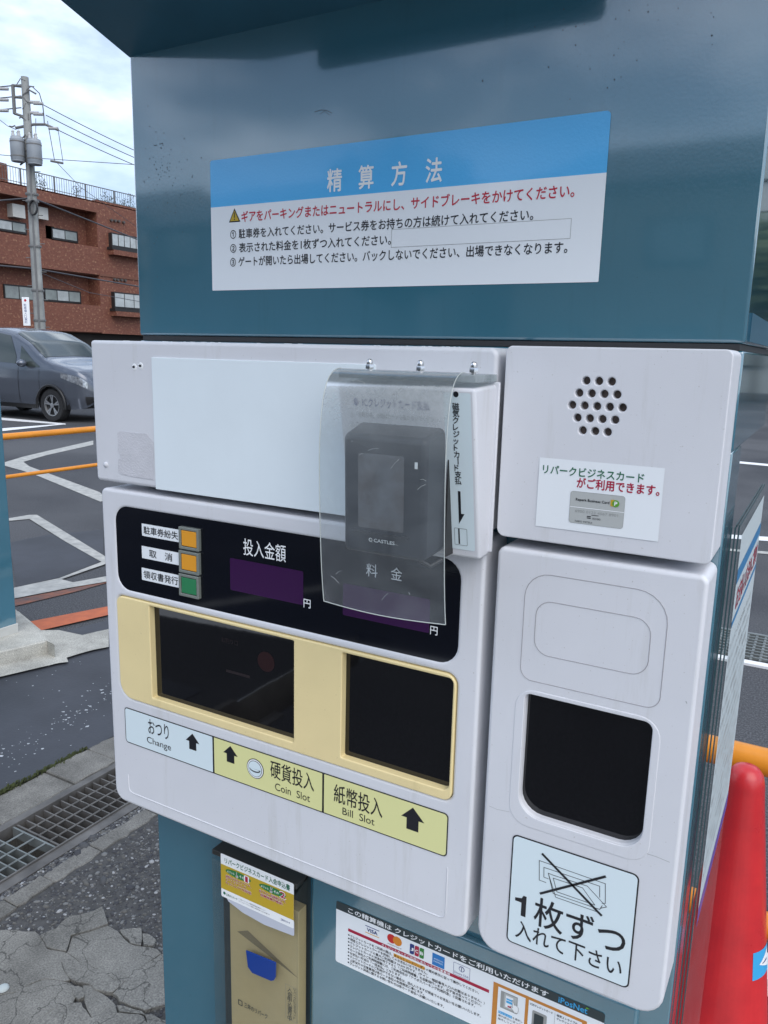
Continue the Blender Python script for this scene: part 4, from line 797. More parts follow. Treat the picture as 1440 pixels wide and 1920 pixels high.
# picture boxes on the right of the notice
a_, c_ = s.p(*m4(278, 425)), s.p(*m4(1020, 742)); oz = (a_[1] + c_[1]) / 2; ox0, ox1 = a_[0], c_[0]; ob = nb + .002
s.rect(ox0, ox1, ob, oz, orange_p, 1); cw_ = s.p(*m4(530, 600))[0]; c2 = s.p(*m4(557, 600))[0]; i0 = s.p(*m4(308, 600))[0]; i1 = s.p(*m4(980, 760))[0]
s.rect(i0, cw_, ob + .003, oz - .0035, white, 2); s.rect(c2, i1, ob + .003, oz - .0035, white, 2)
iw = cw_ - i0; q = (i0 + iw * .45, oz - .019)
s.rect(q[0] - .011, q[0] + .009, q[1] - .010, q[1] + .012, grey_p, 3); s.rect(q[0] - .007, q[0] + .008, q[1] - .008, q[1] + .011, lgrey_p, 4); s.rect(q[0] - .005, q[0] + .004, q[1] - .006, q[1] + .009, white, 5); s.rect(q[0] - .004, q[0] + .003, q[1], q[1] + .003, lblue, 6); s.rect(q[0] - .004, q[0] + .003, q[1] + .004, q[1] + .006, lblue, 6); s.rect(q[0] - .002, q[0] + .002, q[1] - .005, q[1] - .003, dred, 6)
hand = [(0, 9), (1.6, 8.4), (3.5, 3), (5, 3.6), (6.6, 3.2), (8.2, 2.4), (9.6, 1.2), (10, -3), (9, -7), (4, -8), (1, -5), (-2, -1), (-1, 0), (1, -1.6)]
hp_ = [(q[0] + .003 + x_ * .0008, q[1] - .001 + z_ * .0009) for x_, z_ in hand]; s.holed(hp_, [], prwhite, 7); s.ring(hp_, .0003, black, 8)
s.rect(i0 + iw * .06, i0 + iw * .56, oz - .0375, oz - .034, lblue, 3); s.text('クレジット', i0 + iw * .08, i0 + iw * .54, oz - .0357, .003, prwhite, 4); s.text('を選択し', i0 + iw * .58, i0 + iw * .95, oz - .0357, .003, black, 3)
s.text('案内表示に従って', i0 + iw * .06, i0 + iw * .9, oz - .0402, .003, black, 3); s.text('操作してください。', i0 + iw * .06, i0 + iw * .95, oz - .0446, .003, black, 3)
cw2 = i1 - c2; s.text('IC対クレジットカード', c2 + cw2 * .03, c2 + cw2 * .46, oz - .0075, .003, black, 3, bold=.01); s.rect(c2 + cw2 * .5, c2 + cw2 * .505, ob + .006, oz - .006, grey_p, 3)
s.text('磁気ストライプの', c2 + cw2 * .54, c2 + cw2 * .92, oz - .0075, .003, black, 3, bold=.01); s.text('クレジットカード', c2 + cw2 * .54, c2 + cw2 * .92, oz - .0118, .003, black, 3, bold=.01)
s.rect(c2 + cw2 * .08, c2 + cw2 * .36, ob + .006, oz - .014, grey_p, 3, .002); s.rect(c2 + cw2 * .12, c2 + cw2 * .30, ob + .010, oz - .017, dgrey, 4, .001)
s.build('credit_card_notice', door, 'wide white credit card notice with dark heading and card logos')
# --- brochure pocket
YPk = .738
K = lambda a, c_: (390 + a * .1771, 1580 + c_ * .1771)
pk_x0, pk_x1 = F(412, 1600, YPk)[0], F(569, 1700, YPk)[0]; pk_z1 = (F(412, 1583, YPk)[1] + F(566, 1645, YPk)[1]) / 2
pocket = MB(); clearp = sheet_mat('clear_pocket', .05, (.5, .53, .5), rough=.1)
b = MB(); b.box(pk_x0 - .004, pk_x1 + .004, YB - .0015, YB + .001, .15, pk_z1 + .004, mat('pocket_back', (.02, .035, .045), .4)); pback = b.build('brochure_pocket', pm); pback['label'] = 'clear plastic leaflet pocket on the lower left of the machine'
b = MB(); b.add([(pk_x0, .722, .15), (pk_x1, .722, .15), (pk_x1, .722, pk_z1 - .012), (pk_x0, .722, pk_z1 - .012)], [(0, 1, 2, 3)], clearp)
b.add([(pk_x0, .722, .15), (pk_x0, .7485, .15), (pk_x0, .7485, pk_z1), (pk_x0, .722, pk_z1 - .012)], [(0, 1, 2, 3)], clearp); b.add([(pk_x1, .722, .15), (pk_x1, .7485, .15), (pk_x1, .7485, pk_z1), (pk_x1, .722, pk_z1 - .012)], [(0, 1, 2, 3)], clearp)
b.build('clear_sleeve', pback, fixn=False)
b = MB(); b.box(pk_x0, pk_x1, .7225, .7485, pk_z1 - .0065, pk_z1 + .001, mat('pocket_rim', (.035, .035, .033), .3)); b.build('pocket_rim', pback, bevel=.001)
YS = .7205
s = Flat(YS)
KP = lambda a, c_: F(*K(a, c_), YS)
fx0, fx1 = (KP(130, 107)[0] + KP(148, 535)[0]) / 2, (KP(935, 445)[0] + KP(885, 930)[0]) / 2; fz1, fz0 = (KP(130, 107)[1] + KP(935, 445)[1]) / 2, (KP(148, 535)[1] + KP(885, 930)[1]) / 2; fh = fz1 - fz0; fw = fx1 - fx0
fbm = mat('leaflet_back', (.55, .58, .66), .4)
s.poly([(fx0 + fw * .06, fz0 + .002), (fx0 + fw * .10, fz0 - fh * .06), (fx0 + fw * .3, fz0 - fh * .17), (fx0 + fw * .6, fz0 - fh * .22), (fx1 - .001, fz0 - fh * .17), (fx1 + .0005, fz0 - fh * .14), (fx1 + .0005, fz0 + .01)], fbm, 0)
s.rect(fx0, fx1, fz0, fz1, prwhite, 1, .002); s.rect(fx0, fx1, fz0 + fh * .19, fz1 - fh * .24, gold, 2)
s.text('リパークビジネスカード入会申込書', fx0 + fw * .06, fx1 - fw * .05, fz1 - fh * .125, fh * .13, dgreen, 2, bold=.02)
for i in (0, 1):
    cx_ = fx0 + fw * (.25 + .47 * i); cz_ = fz1 - fh * (.345); s.circ((cx_, cz_), fw * .18, mat('print_oval_green', (.03, .20, .06), .4), 3, 24, fh * .075)
    s.text('メリット', cx_ - fw * .155, cx_ - fw * .05, cz_, fh * .06, prwhite, 4, bold=.02); s.text('その', cx_ + fw * .02, cx_ + fw * .085, cz_, fh * .06, prwhite, 4, bold=.02)
    s.text('12'[i], cx_ + fw * .10, cx_ + fw * (.135 + .04 * i), cz_, fh * .14, prwhite, 4, lat=True, bold=.06); s.text('12'[i], cx_ + fw * .105, cx_ + fw * (.133 + .04 * i), cz_, fh * .125, dred, 5, lat=True, bold=.02)
    s.line([(cx_ - fw * .02, cz_ - fh * .01), (cx_ - fw * .02, cz_ + fh * .06)], .0012, lgrey_p, 5)
    if i: s.line([(cx_ - fw * .012, cz_ - fh * .01), (cx_ + fw * .0, cz_ + fh * .06)], .0012, lgrey_p, 5)
    s.circ((cx_ - fw * .015, cz_ - fh * .03), fw * .02, lgrey_p, 5, 12, fh * .035)
tl_ = ['全国の三井のリパーク、', 'カーシェアリング、', 'キャッシュレスでご利用可能'], ['月ごとの一括請求なので、', '経費精算が簡単！']
for i, ts in enumerate(tl_):
    for j, t_ in enumerate(ts):
        x_ = fx0 + fw * (.07 + .47 * i + .02 * i * j); z_ = fz1 - fh * (.475 + .075 * j); s.text(t_, x_, x_ + fw * (.36 if len(t_) > 10 else .30), z_, fh * .068, prwhite, 3, bold=.05, res=1); s.text(t_, x_, x_ + fw * (.36 if len(t_) > 10 else .30), z_, fh * .06, dred, 4, bold=.01, res=1)
s.text('三井のリパーク', fx0 + fw * .07, fx0 + fw * .23, fz0 + fh * .09, fh * .055, dgreen, 2, bold=.02); s.circ((fx0 + fw * .045, fz0 + fh * .10), fw * .018, dgreen, 2)
s.text('※「三井のリパーク」の利用可能駐車場は専用サイトにて', fx0 + fw * .25, fx0 + fw * .62, fz0 + fh * .12, fh * .03, black, 2, res=1); s.text('※カーシェアリングのご利用には別途お申し込みが必要です', fx0 + fw * .25, fx0 + fw * .68, fz0 + fh * .07, fh * .03, black, 2, res=1)
s.text('三井のリパーク', fx0 + fw * .83, fx0 + fw * .95, fz0 + fh * .09, fh * .05, navy, 2, bold=.02)
s.build('leaflet_sticker', pback, 'white and mustard yellow application leaflet sticker')
tbp = [(405, 1140), (720, 1268), (718, 1420), (700, 1455), (670, 1460), (470, 1375), (425, 1310)]
b = MB(); v, fs = curve_mesh([F(*K(*p), .718) for p in tbp], [], .002, .0005, 1); b.add([(p[0], .718 - p[2], p[1]) for p in v], fs, mat('blue_tab', (.008, .045, .26), .3)); b.build('blue_tab', pback, smooth=30)
# envelopes inside the pocket
kraft = mat('kraft_paper', (.68, .52, .27), .7, var=.08, vscale=10, bump=.15, bscale=120)
ex0, ex1 = F(*K(235, 900), .728)[0], F(*K(1008, 1200), .728)[0] - .007
b = MB(); ez1 = fz0 + .02
b.box(ex0, ex1, .7275, .745, .17, ez1, kraft); env = b.build('envelope', bevel=.001)
tag(env, 'buff paper application envelopes inside the clear leaflet pocket', 'envelope')
s = Flat(.7270); KE = lambda a, c_: F(*K(a, c_), .727)
q = KE(650, 1290)
s.poly([KE(310, 940), KE(420, 930), KE(960, 1440), KE(880, 1380)], mat('crease', (.30, .23, .13), .8), 0)
s.text('三井のリパーク', KE(385, 1730)[0], KE(630, 1830)[0], KE(500, 1775)[1], .0085, dgrey, 1, bold=.01); s.ring(rr(KE(320, 1690)[0], KE(365, 1700)[0], KE(340, 1720)[1], KE(340, 1665)[1], .001), .0012, dgrey, 1)
for ln, xk, ch in (('入会申込書在中', 868, .0078), ('リパークビジネスカード', 922, .0048)):
    p0_, p1_ = KE(xk, 1560), KE(xk, 1860)
    for i, c_ in enumerate(ln): s.text(c_, p0_[0] - ch / 2, p0_[0] + ch / 2, p0_[1] + (p1_[1] - p0_[1]) * i / (len(ln) - 1), ch, dgrey, 1, fitw=False, res=1)
s.ring(rr(KE(822, 1700)[0], KE(945, 1700)[0], KE(900, 1890)[1], KE(880, 1520)[1]), .0003, grey_p, 1)
s.build('envelope_print', env)
# --- clear acrylic wing with posters on the right side
acr = sheet_mat('acrylic', .07, (.55, .6, .6), edge=(.90, .95, .95), rough=.03, refl=.22); edgeg = mat('acrylic_edge', (.03, .075, .085), .2, spec=.7)
AX = -.0625
b = MB(); b.add([(AX, .80, .10), (AX, 1.10, .10), (AX, 1.10, 1.297), (AX, .80, 1.297)], [(0, 1, 2, 3)], acr); ac = b.build('acrylic_panel', pm, fixn=False); ac['label'] = 'upright clear acrylic poster holder on the right side'
b = MB()
for i, x_ in enumerate((-.0690, -.0660, -.0630)): b.box(x_, x_ + .0012, .792 + i * .002, .7955 + i * .002, .10, 1.297, edgeg)
for x_ in (-.0650, -.0625): b.box(x_ - .0005, x_ + .0005, .80, 1.10, 1.296, 1.2985, edgeg)
b.build('panel_edges', ac)
s = Flat(0, lambda u, v, l: (-.0610 + l * STEP, u, v))
s.rect(.82, 1.095, .85, 1.285, mat('poster_white', (.46, .52, .54), .8, spec=.1), 0); s.rect(.82, 1.095, 1.235, 1.25, mat('poster_blue', (.03, .2, .42), .4), 1); s.rect(.82, 1.095, 1.190, 1.196, mat('poster_blue', (0, 0, 0)), 1); s.rect(.82, 1.095, .85, .872, mat('poster_violet', (.12, .07, .35), .4), 1)
s.text('お支払い方法のご案内', .84, 1.08, 1.215, .026, dred, 1, bold=.02)
for i in range(16): s.text(lines[i % 9][:22 + (i * 7) % 9], .83, 1.06 + .02 * ((i * 5) % 3) / 2, 1.165 - i * .0175, .010, grey_p, 1, res=1)
s.build('poster', ac, 'white poster with blue bands and red heading inside the acrylic')

# ================================================================== NEIGHBOURING CABINET, CONE, RAILS
nb_ = thing('gate_cabinet', 'teal cabinet on a low concrete island at the left picture edge', 'gate cabinet', (-3.55, 2.45, .08))
qx, qy = G(33, 1185, .08)
b = MB(); b.box(qx - .5, qx, qy - .42, qy, .12, 1.585, teal); b.build('cabinet', nb_, bevel=.006)
b = MB(); b.box(qx - .52, qx + .004, qy - .44, qy + .004, .078, .125, mat('base_grey', (.5, .5, .47), .7, var=.1)); b.build('base', nb_, bevel=.003)
b = MB(); b.lathe([(0, .035), (.02, .033), (.035, .02), (.037, 0)], (qx - .03, qy - .04, 1.585), prwhite, 16); b.build('cap', nb_, smooth=60)
orp = mat('orange_pipe_paint', (.72, .26, .02), .32, var=.08, vscale=14)
def rail(name, label, pts, lower, r, brackets=None):
    t = thing(name, label, 'guard rail', pts[0][:2] + (0,))
    b = MB(); b.tube(pts, r, orp, 16); b.build('hoop', t, smooth=60)
    b = MB(); b.tube(lower, r * (.95 if brackets is None else brackets), orp, 14); b.build('cross_pipe', t, smooth=60); return t
RX = -5.05
a1, a2 = XP(4, 818, RX), XP(173, 806, RX); c1, c2_ = XP(11, 890, RX), XP(178, 876, RX)
hz_, lz_ = (a1[1] + a2[1]) / 2, (c1[1] + c2_[1]) / 2
ys, ye = a1[0] - .35, a2[0] + .5
rail('guard_rail', 'orange pipe guard rail standing between the left cabinet and the payment machine', [(RX, ys, 0), (RX, ys, hz_ - .1), (RX, ys + .03, hz_ - .03), (RX, ys + .1, hz_), (RX, ye - .1, hz_), (RX, ye - .03, hz_ - .03), (RX, ye, hz_ - .1), (RX, ye, 0)], [(RX, ys, lz_), (RX, ye, lz_)], .0235, .62)
ry = 1.80
rail('guard_rail', 'orange pipe guard rail behind the red traffic cone at the right edge', [(-.24, ry, 0), (-.24, ry, .46), (-.232, ry, .53), (-.205, ry, .575), (-.15, ry, .59), (1.6, ry, .59), (1.68, ry, .55), (1.7, ry, .48), (1.7, ry, 0)], [(-.24, ry, .2), (1.7, ry, .2)], .031)
cone_m = mat('cone_red', (.66, .030, .034), .3, spec=.55, col2=(.50, .024, .03), vscale=11, bump=.05, bscale=60, rvar=.1)
tcn_ = thing('traffic_cone', 'tall red traffic cone with a blue and white sticker at the right edge', 'traffic cone', (-.058, 1.53, 0))
b = MB(); b.lathe([(0, .705), (.012, .704), (.022, .699), (.030, .688), (.034, .670), (.037, .64), (.108, .04), (.114, .03), (.12, .02)], (-.058, 1.53, 0), cone_m, 48); b.build('cone_body', tcn_, smooth=60)
b = MB(); b.prism(rr(-.248, .132, 1.34, 1.72, .03), 0, .022, cone_m, inset=.004); b.build('cone_base', tcn_, smooth=30)
def cone_pt(u, v, l):   # wrap onto the cone
    z = v; r_ = .037 + (.108 - .037) * (.64 - z) / .6 + .0006 + l * .0003; return (-.058 + r_ * math.sin(u), 1.53 - r_ * math.cos(u), z)
s = Flat(0, cone_pt)
u0, u1, v0, v1 = .80, 1.55, .300, .355
def grid(u0, u1, v0f, v1f, m, l):
    n = 14; vs = [cone_pt(u0 + (u1 - u0) * i / n, f_(i / n), l) for i in range(n + 1) for f_ in (v0f, v1f)]; s.b.add(vs, [(2 * i, 2 * i + 2, 2 * i + 3, 2 * i + 1) for i in range(n)], m)
grid(u0, u1, lambda t_: v0 + .0 * t_, lambda t_: v1, lblue, 0); grid(1.02, 1.50, lambda t_: .328 - .018 * t_, lambda t_: .328 + .022 * t_, prwhite, 1); grid(1.15, 1.4, lambda t_: .326, lambda t_: .3275 + .003 * t_, navy, 2)
s.build('cone_sticker', tcn_)
# white folded board beyond the cone and a distant dark post, right edge
q = G(1452, 1800, .0)
b = MB(); b.prism([G(1428, 1820), G(1520, 1790), G(1520, 1850), G(1432, 1870)], 0, .05, linebright, inset=.004); tag(b.build('white_block', smooth=30), 'small white wheel block on the ground right of the cone', 'wheel block')
# ================================================================== CAR
def build_car():
    P0 = Vector((-12.28, 11.0, 0)); rz = math.radians(2.5)
    t = thing('parked_minivan', 'blue grey minivan parked across the lot at the left', 'car', (0, 0, 0)); t.location = P0; t.rotation_euler = (0, 0, rz); ORG[t] = Vector((0, 0, 0))
    paint = mat('car_paint', (.12, .135, .165), .25, metal=.55, coat=.8); glass = mat('car_glass', (.045, .055, .05), .05, spec=1.0); trim = mat('car_trim', (.012, .012, .013), .4)
    # keyed by distance behind the nose (x <= 0)
    X = np.array([0, .06, .18, .45, .80, 1.02, 1.45, 1.90, 2.3, 3.1, 3.75, 4.05, 4.2, 4.26])
    zt = np.array([.66, .88, .99, 1.08, 1.15, 1.21, 1.52, 1.72, 1.78, 1.80, 1.78, 1.73, 1.55, 1.1])
    zb = np.array([.62, .80, .90, .96, 1.0, 1.0, 1.00, 1.02, 1.03, 1.05, 1.06, 1.06, 1.05, 1.0])
    wb = np.array([.50, .64, .74, .815, .84, .845, .848, .848, .848, .845, .83, .80, .74, .66])
    wt = np.array([.42, .58, .68, .75, .78, .78, .75, .71, .70, .70, .69, .67, .62, .5])
    zl = np.array([.42, .30, .26, .24, .22, .22, .22, .22, .22, .22, .24, .28, .34, .45])
    def I(a, x): return np.interp(x, X, a)
    def S(a, x): return (I(a, x - .05) + 2 * I(a, x) + I(a, x + .05)) / 4
    def Pt(x, s_, off=0):   # s: 0 sill .. .5 belt .. .8 roof edge .. 1 centre
        zl_, zb_, zt_, wb_, wt_ = S(zl, x), S(zb, x), S(zt, x), S(wb, x), S(wt, x)
        K_ = [(0, wb_ * .93, zl_), (.15, wb_ * 1.0, zl_ + (zb_ - zl_) * .3), (.35, wb_ * 1.01, zl_ + (zb_ - zl_) * .72), (.5, wb_ * .985, zb_), (.65, (wb_ + wt_) / 2 * .99, (zb_ + zt_) / 2 + .01), (.8, wt_, zt_ - .035 - .02 * (zt_ > 1.3)), (.88, wt_ * .82, zt_ - .008), (1, 0, zt_ + .01)]
        ss = [k[0] for k in K_]; y = np.interp(s_, ss, [k[1] for k in K_]); z = np.interp(s_, ss, [k[2] for k in K_]); return y, z
    def sm(x, s_):
        acc = np.zeros(2)
        for w_, d_ in ((1, -.03), (2, 0), (1, .03)): acc += w_ * np.array(Pt(x, min(1, max(0, s_ + d_))))
        return acc / 4
    nxs, ns = 110, 44
    for_x = lambda i: 4.26 * i / (nxs - 1)
    wheels = (.83, 3.57)
    b = MB(); vs = []
    for i in range(nxs):
        for j in range(2 * ns - 1):
            s_ = j / (ns - 1); sgn = -1
            if s_ > 1: s_ = 2 - s_; sgn = 1
            y, z = sm(for_x(i), s_); vs.append((-for_x(i), sgn * y, z))
    m_ = 2 * ns - 1; fs = []
    for i in range(nxs - 1):
        for j in range(m_ - 1):
            cx_ = for_x(i + .5); z = (vs[i * m_ + j][2] + vs[i * m_ + j + 1][2]) / 2
            if abs(vs[i * m_ + j][1]) > .45 and any(math.hypot(cx_ - w_, z - .31) < .375 for w_ in wheels): continue
            fs.append((i * m_ + j, i * m_ + j + 1, (i + 1) * m_ + j + 1, (i + 1) * m_ + j))
    fs.append(tuple(range(m_))); fs.append(tuple((nxs - 1) * m_ + j for j in range(m_))[::-1])
    b.add(vs, fs, paint); body = b.build('body', t, smooth=50)
    def patch(name, x0, x1, s0, s1, m, off=.006, side=-1, n=14, shape=None, parent=None):
        b = MB(); vs = []
        for i in range(n + 1):
            for j in range(n + 1):
                x = x0 + (x1 - x0) * i / n; a, c = (s0, s1) if shape is None else shape(i / n); s_ = a + (c - a) * j / n; sg = side
                if s_ > 1: s_ = 2 - s_; sg = -side
                y, z = sm(x, s_); y2, z2 = sm(x, s_ + .01); x3 = sm(x + .01, s_); ty, tz = y2 - y, z2 - z
                nrm = Vector((-.01, 0, 0)).cross(Vector((0, 1, 0))); tv = Vector((0, sg * ty, tz)); xv = Vector((-.01, sg * (x3[0] - y), x3[1] - z)); nn = tv.cross(xv).normalized()
                c_ = Vector((-x, sg * y, z)); 
                if nn.dot(Vector((0, sg * y, z - .8))) < 0: nn = -nn
                vs.append(c_ + nn * off)
        fs = [(i * (n + 1) + j, i * (n + 1) + j + 1, (i + 1) * (n + 1) + j + 1, (i + 1) * (n + 1) + j) for i in range(n) for j in range(n)]
        b.add(vs, fs, m); return b.build(name, parent or t, smooth=60, fixn=False)
    patch('windshield', 1.06, 1.86, .83, 1.17, glass, n=20)
    for sd_ in (-1, 1):
        patch('side_window', 1.78, 2.55, .53, .77, glass, side=sd_, shape=lambda k: (.53, .60 + .17 * min(1, k * 3.5)))
        patch('side_window', 2.66, 3.4, .53, .77, glass, side=sd_); patch('side_window', 3.48, 3.95, .54, .76, glass, side=sd_)
        patch('quarter_window', 1.12, 1.66, .52, .7, glass, side=sd_, shape=lambda k: (.525, .55 + .17 * k))
        patch('headlight', .07, .56, .33, .47, mat('headlight_glass', (.55, .58, .62), .08, spec=.9, metal=.5, col2=(.10, .11, .13), vscale=22), side=sd_, shape=lambda k: (.34 + .07 * k, .48 - .01 * k))
        patch('door_seam', 1.70, 1.712, .06, .5, trim, side=sd_, off=.003); patch('door_seam', 2.60, 2.612, .06, .5, trim, side=sd_, off=.003)
        patch('fender_seam', 1.12, 1.128, .10, .5, trim, side=sd_, off=.003)
        patch('sill_trim', 1.25, 3.15, .0, .06, trim, side=sd_, off=.004)
        patch('door_handle', 2.35, 2.53, .41, .435, paint, side=sd_, off=.03)
    patch('grille', .012, .10, .05, .20, trim, off=.01, n=10, side=-1); patch('grille', .012, .10, .05, .20, trim, off=.01, n=10, side=1)
    b = MB(); b.box(-.02, .012, -.5, .5, .36, .50, trim); b.build('air_intake', t, bevel=.01)
    b = MB(); b.box(-.03, .008, -.42, .42, .66, .72, mat('chrome', (.5, .5, .5), .15, metal=1)); b.build('front_bar', t, bevel=.01)
    for sd_ in (-1, 1):
        b = MB(); c_ = Vector((-1.48, sd_ * .93, 1.10)); N_ = 10
        vs = [(c_.x + .09 * math.cos(u) * math.sin(v), c_.y + .10 * math.sin(u) * math.sin(v), c_.z + .075 * math.cos(v)) for v in np.linspace(.01, 3.13, N_) for u in np.linspace(0, 2 * math.pi, 16, endpoint=False)]
        b.add(vs, [(i * 16 + k, i * 16 + (k + 1) % 16, (i + 1) * 16 + (k + 1) % 16, (i + 1) * 16 + k) for i in range(N_ - 1) for k in range(16)], paint); b.build('mirror', t, smooth=60)
    tyre = mat('tyre_rubber', (.014, .014, .015), .75); rimm = mat('alloy', (.5, .51, .52), .3, metal=.8)
    for wx in wheels:
        for sd_ in (-1, 1):
            y0 = sd_ * .83; b = MB()
            prof_ = [(.20, 0), (.205, .012), (.30, .012), (.315, -.01), (.315, -.17), (.30, -.19), (.2, -.19)]
            def lt(prof, m, n=40):
                vs = [(-wx + r_ * math.cos(a * 2 * math.pi / n), y0 + sd_ * h_, .315 + r_ * math.sin(a * 2 * math.pi / n)) for r_, h_ in prof for a in range(n)]
                b.add(vs, [(i * n + k, i * n + (k + 1) % n, (i + 1) * n + (k + 1) % n, (i + 1) * n + k) for i in range(len(prof) - 1) for k in range(n)], m)
            lt(prof_, tyre); wh = b.build('wheel', t, smooth=40)
            b = MB(); lt([(.205, .008), (.19, .006), (.185, -.03)], rimm); lt([(.05, .0), (.001, .004)], rimm, 20)
            for k in range(5):
                a = k * 2 * math.pi / 5 + .3
                for d_ in (-.13, .15):
                    q = [(.04, a - .25), (.19, a + d_ - .10), (.19, a + d_ + .08), (.04, a + .25)]
                    b.add([(-wx + r_ * math.cos(w_), y0 + sd_ * (.002 - .012 * (r_ < .1)), .315 + r_ * math.sin(w_)) for r_, w_ in q], [(0, 1, 2, 3)], rimm)
            b.build('rim', wh, fixn=True)
            b = MB(); lt([(.19, -.035), (.001, -.035)], trim); b.build('brake_disc', wh)
        for sd_ in (-1, 1):
            b = MB(); b.tube([(-wx + .385 * math.cos(a), sd_ * .853, .315 + .385 * math.sin(a)) for a in np.linspace(-.15, math.pi + .15, 30)], .028, trim, 8); b.build('wheel_arch', t, smooth=60)
        b = MB(); b.box(-wx - .42, -wx + .42, -.78, .78, .25, .72, trim); b.build('wheel_well', t)
build_car()
# ================================================================== APARTMENT BUILDING
BX = -37.655
def brick_mat():
    m = bpy.data.materials.new('brown_tile'); m.use_nodes = True; nt = m.node_tree; b = nt.nodes['Principled BSDF']; N = nt.nodes.new; l = nt.links.new
    t = N('ShaderNodeTexCoord'); mp_ = N('ShaderNodeMapping'); mp_.inputs['Rotation'].default_value = (math.pi / 2, 0, math.pi / 2)
    se = N('ShaderNodeSeparateXYZ'); cb = N('ShaderNodeCombineXYZ'); l(t.outputs['Object'], se.inputs[0]); ad = N('ShaderNodeMath'); l(se.outputs['X'], ad.inputs[0]); l(se.outputs['Y'], ad.inputs[1]); l(ad.outputs[0], cb.inputs[0]); l(se.outputs['Z'], cb.inputs[1])
    br = N('ShaderNodeTexBrick'); br.inputs['Scale'].default_value = 4.2; br.inputs['Mortar Size'].default_value = .012; br.inputs['Color1'].default_value = (.15, .048, .03, 1); br.inputs['Color2'].default_value = (.205, .072, .043, 1); br.inputs['Mortar'].default_value = (.15, .08, .055, 1)
    l(cb.outputs[0], br.inputs['Vector'])
    n1 = N('ShaderNodeTexNoise'); n1.inputs['Scale'].default_value = 7.5; n1.inputs['Detail'].default_value = 7; l(cb.outputs[0], n1.inputs['Vector']); r = N('ShaderNodeValToRGB'); r.color_ramp.elements[0].position = .56; r.color_ramp.elements[1].position = .72; l(n1.outputs['Fac'], r.inputs[0])
    mx_ = N('ShaderNodeMixRGB'); mx_.inputs[2].default_value = (.36, .19, .11, 1); l(r.outputs[0], mx_.inputs[0]); l(br.outputs['Color'], mx_.inputs[1])
    l(mx_.outputs[0], b.inputs['Base Color']); b.inputs['Roughness'].default_value = .7; MATS['brown_tile'] = m; return m
brick = brick_mat()
bld = thing('apartment_building', 'brown tiled apartment block with balconies behind the utility pole', 'building', (BX - 5, 30, 0))
dk = mat('recess_paint', (.17, .07, .045), .8); frame = mat('window_frame', (.02, .018, .018), .5); railm = mat('railing_paint', (.13, .13, .13), .5)
wg = mat('window_glass', (.22, .25, .24), .08, spec=.8, var=.3, vscale=1.2); wg2 = mat('curtain_glass', (.42, .45, .45), .15, spec=.7, var=.15, vscale=4)
Y0, Y1 = 10, 62
b = MB(); b.box(BX - 9, BX - .95, Y0, Y1, 0, 9.45, brick); b.build('wall', bld)
def bb(name, x0, x1, y0, y1, z0, z1, m=brick, par=None): b = MB(); b.box(x0, x1, y0, y1, z0, z1, m); return b.build(name, par or bld)
YR = 32.9
bb('parapet', BX - .95, BX, Y0, YR, 8.95, 9.52); bb('balcony_wall', BX - .16, BX, Y0, YR, 5.5, 7.02); bb('balcony_floor', BX - .95, BX - .16, Y0, YR, 5.45, 5.75, dk)
bb('balcony_wall', BX - .16, BX, Y0, YR, 2.25, 3.76); bb('balcony_floor', BX - .95, BX - .16, Y0, YR, 2.2, 2.5, dk); bb('bay_wall', BX - .95, BX, YR + .001, Y1, 2.2, 9.6)
bb('string_course', BX - .02, BX + .05, YR, Y1, 5.45, 5.58, dk); bb('string_course', BX - .02, BX + .05, Y0, YR, 8.9, 8.98, dk)
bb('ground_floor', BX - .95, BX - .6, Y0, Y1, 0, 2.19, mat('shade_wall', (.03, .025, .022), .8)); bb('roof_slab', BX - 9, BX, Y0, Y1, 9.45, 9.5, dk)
bb('party_wall', BX - .95, BX - .2, 26.0, 26.2, 2.5, 8.9)
q0, q1 = XP(0, 300, BX - .3), XP(14, 330, BX - .3); bb('stair_tower', BX - 2, BX - .3, q0[0] - 4, q1[0], 9.5, 10.45); 
def win(name_px0, name_px1, x, panes, m, ledge=False, proud=.03):
    a, c = XP(*name_px0, x), XP(*name_px1, x); y0, y1, z0, z1 = min(a[0], c[0]), max(a[0], c[0]), min(a[1], c[1]), max(a[1], c[1])
    b = MB(); b.box(x - .05, x + proud, y0, y1, z0, z1, frame); w = b.build('window', bld)
    n = panes; ww = (y1 - y0 - .1) / n
    for i in range(n):
        b = MB(); b.box(x + proud, x + proud + .02, y0 + .06 + i * ww, y0 + (i + 1) * ww, z0 + .1, z1 - .08, m if not isinstance(m, list) else m[i]); b.build('pane', w)
    if ledge: b = MB(); b.box(x, x + proud + .25, y0 - .1, y1 + .1, z0 - .45, z0 - .18, brick); b.build('window_ledge', w); b = MB(); b.box(x, x + proud + .2, y0 - .15, y1 + .15, z0 - .17, z0 - .02, frame); b.build('sill', w)
win((203, 436), (262, 472), BX, 5, wg2, True, .25); win((208, 547), (265, 582), BX, 3, wg2, True, .25)
win((-60, 408), (-10, 440), BX - .90, 2, wg); win((-6, 409), (50, 440), BX - .90, 2, [wg2, wg]); win((96, 426), (146, 456), BX - .90, 2, [wg2, wg]); win((6, 532), (64, 566), BX - .90, 2, wg); win((82, 540), (152, 570), BX - .90, 3, [wg, wg2, wg])
q = XP(77, 423, BX - 1.3), XP(95, 450, BX - 1.3); bb('wall_panel', BX - .95, BX - 1.3, q[0][0], q[1][0], q[1][1], q[0][1], mat('panel_grey', (.25, .26, .26), .6))
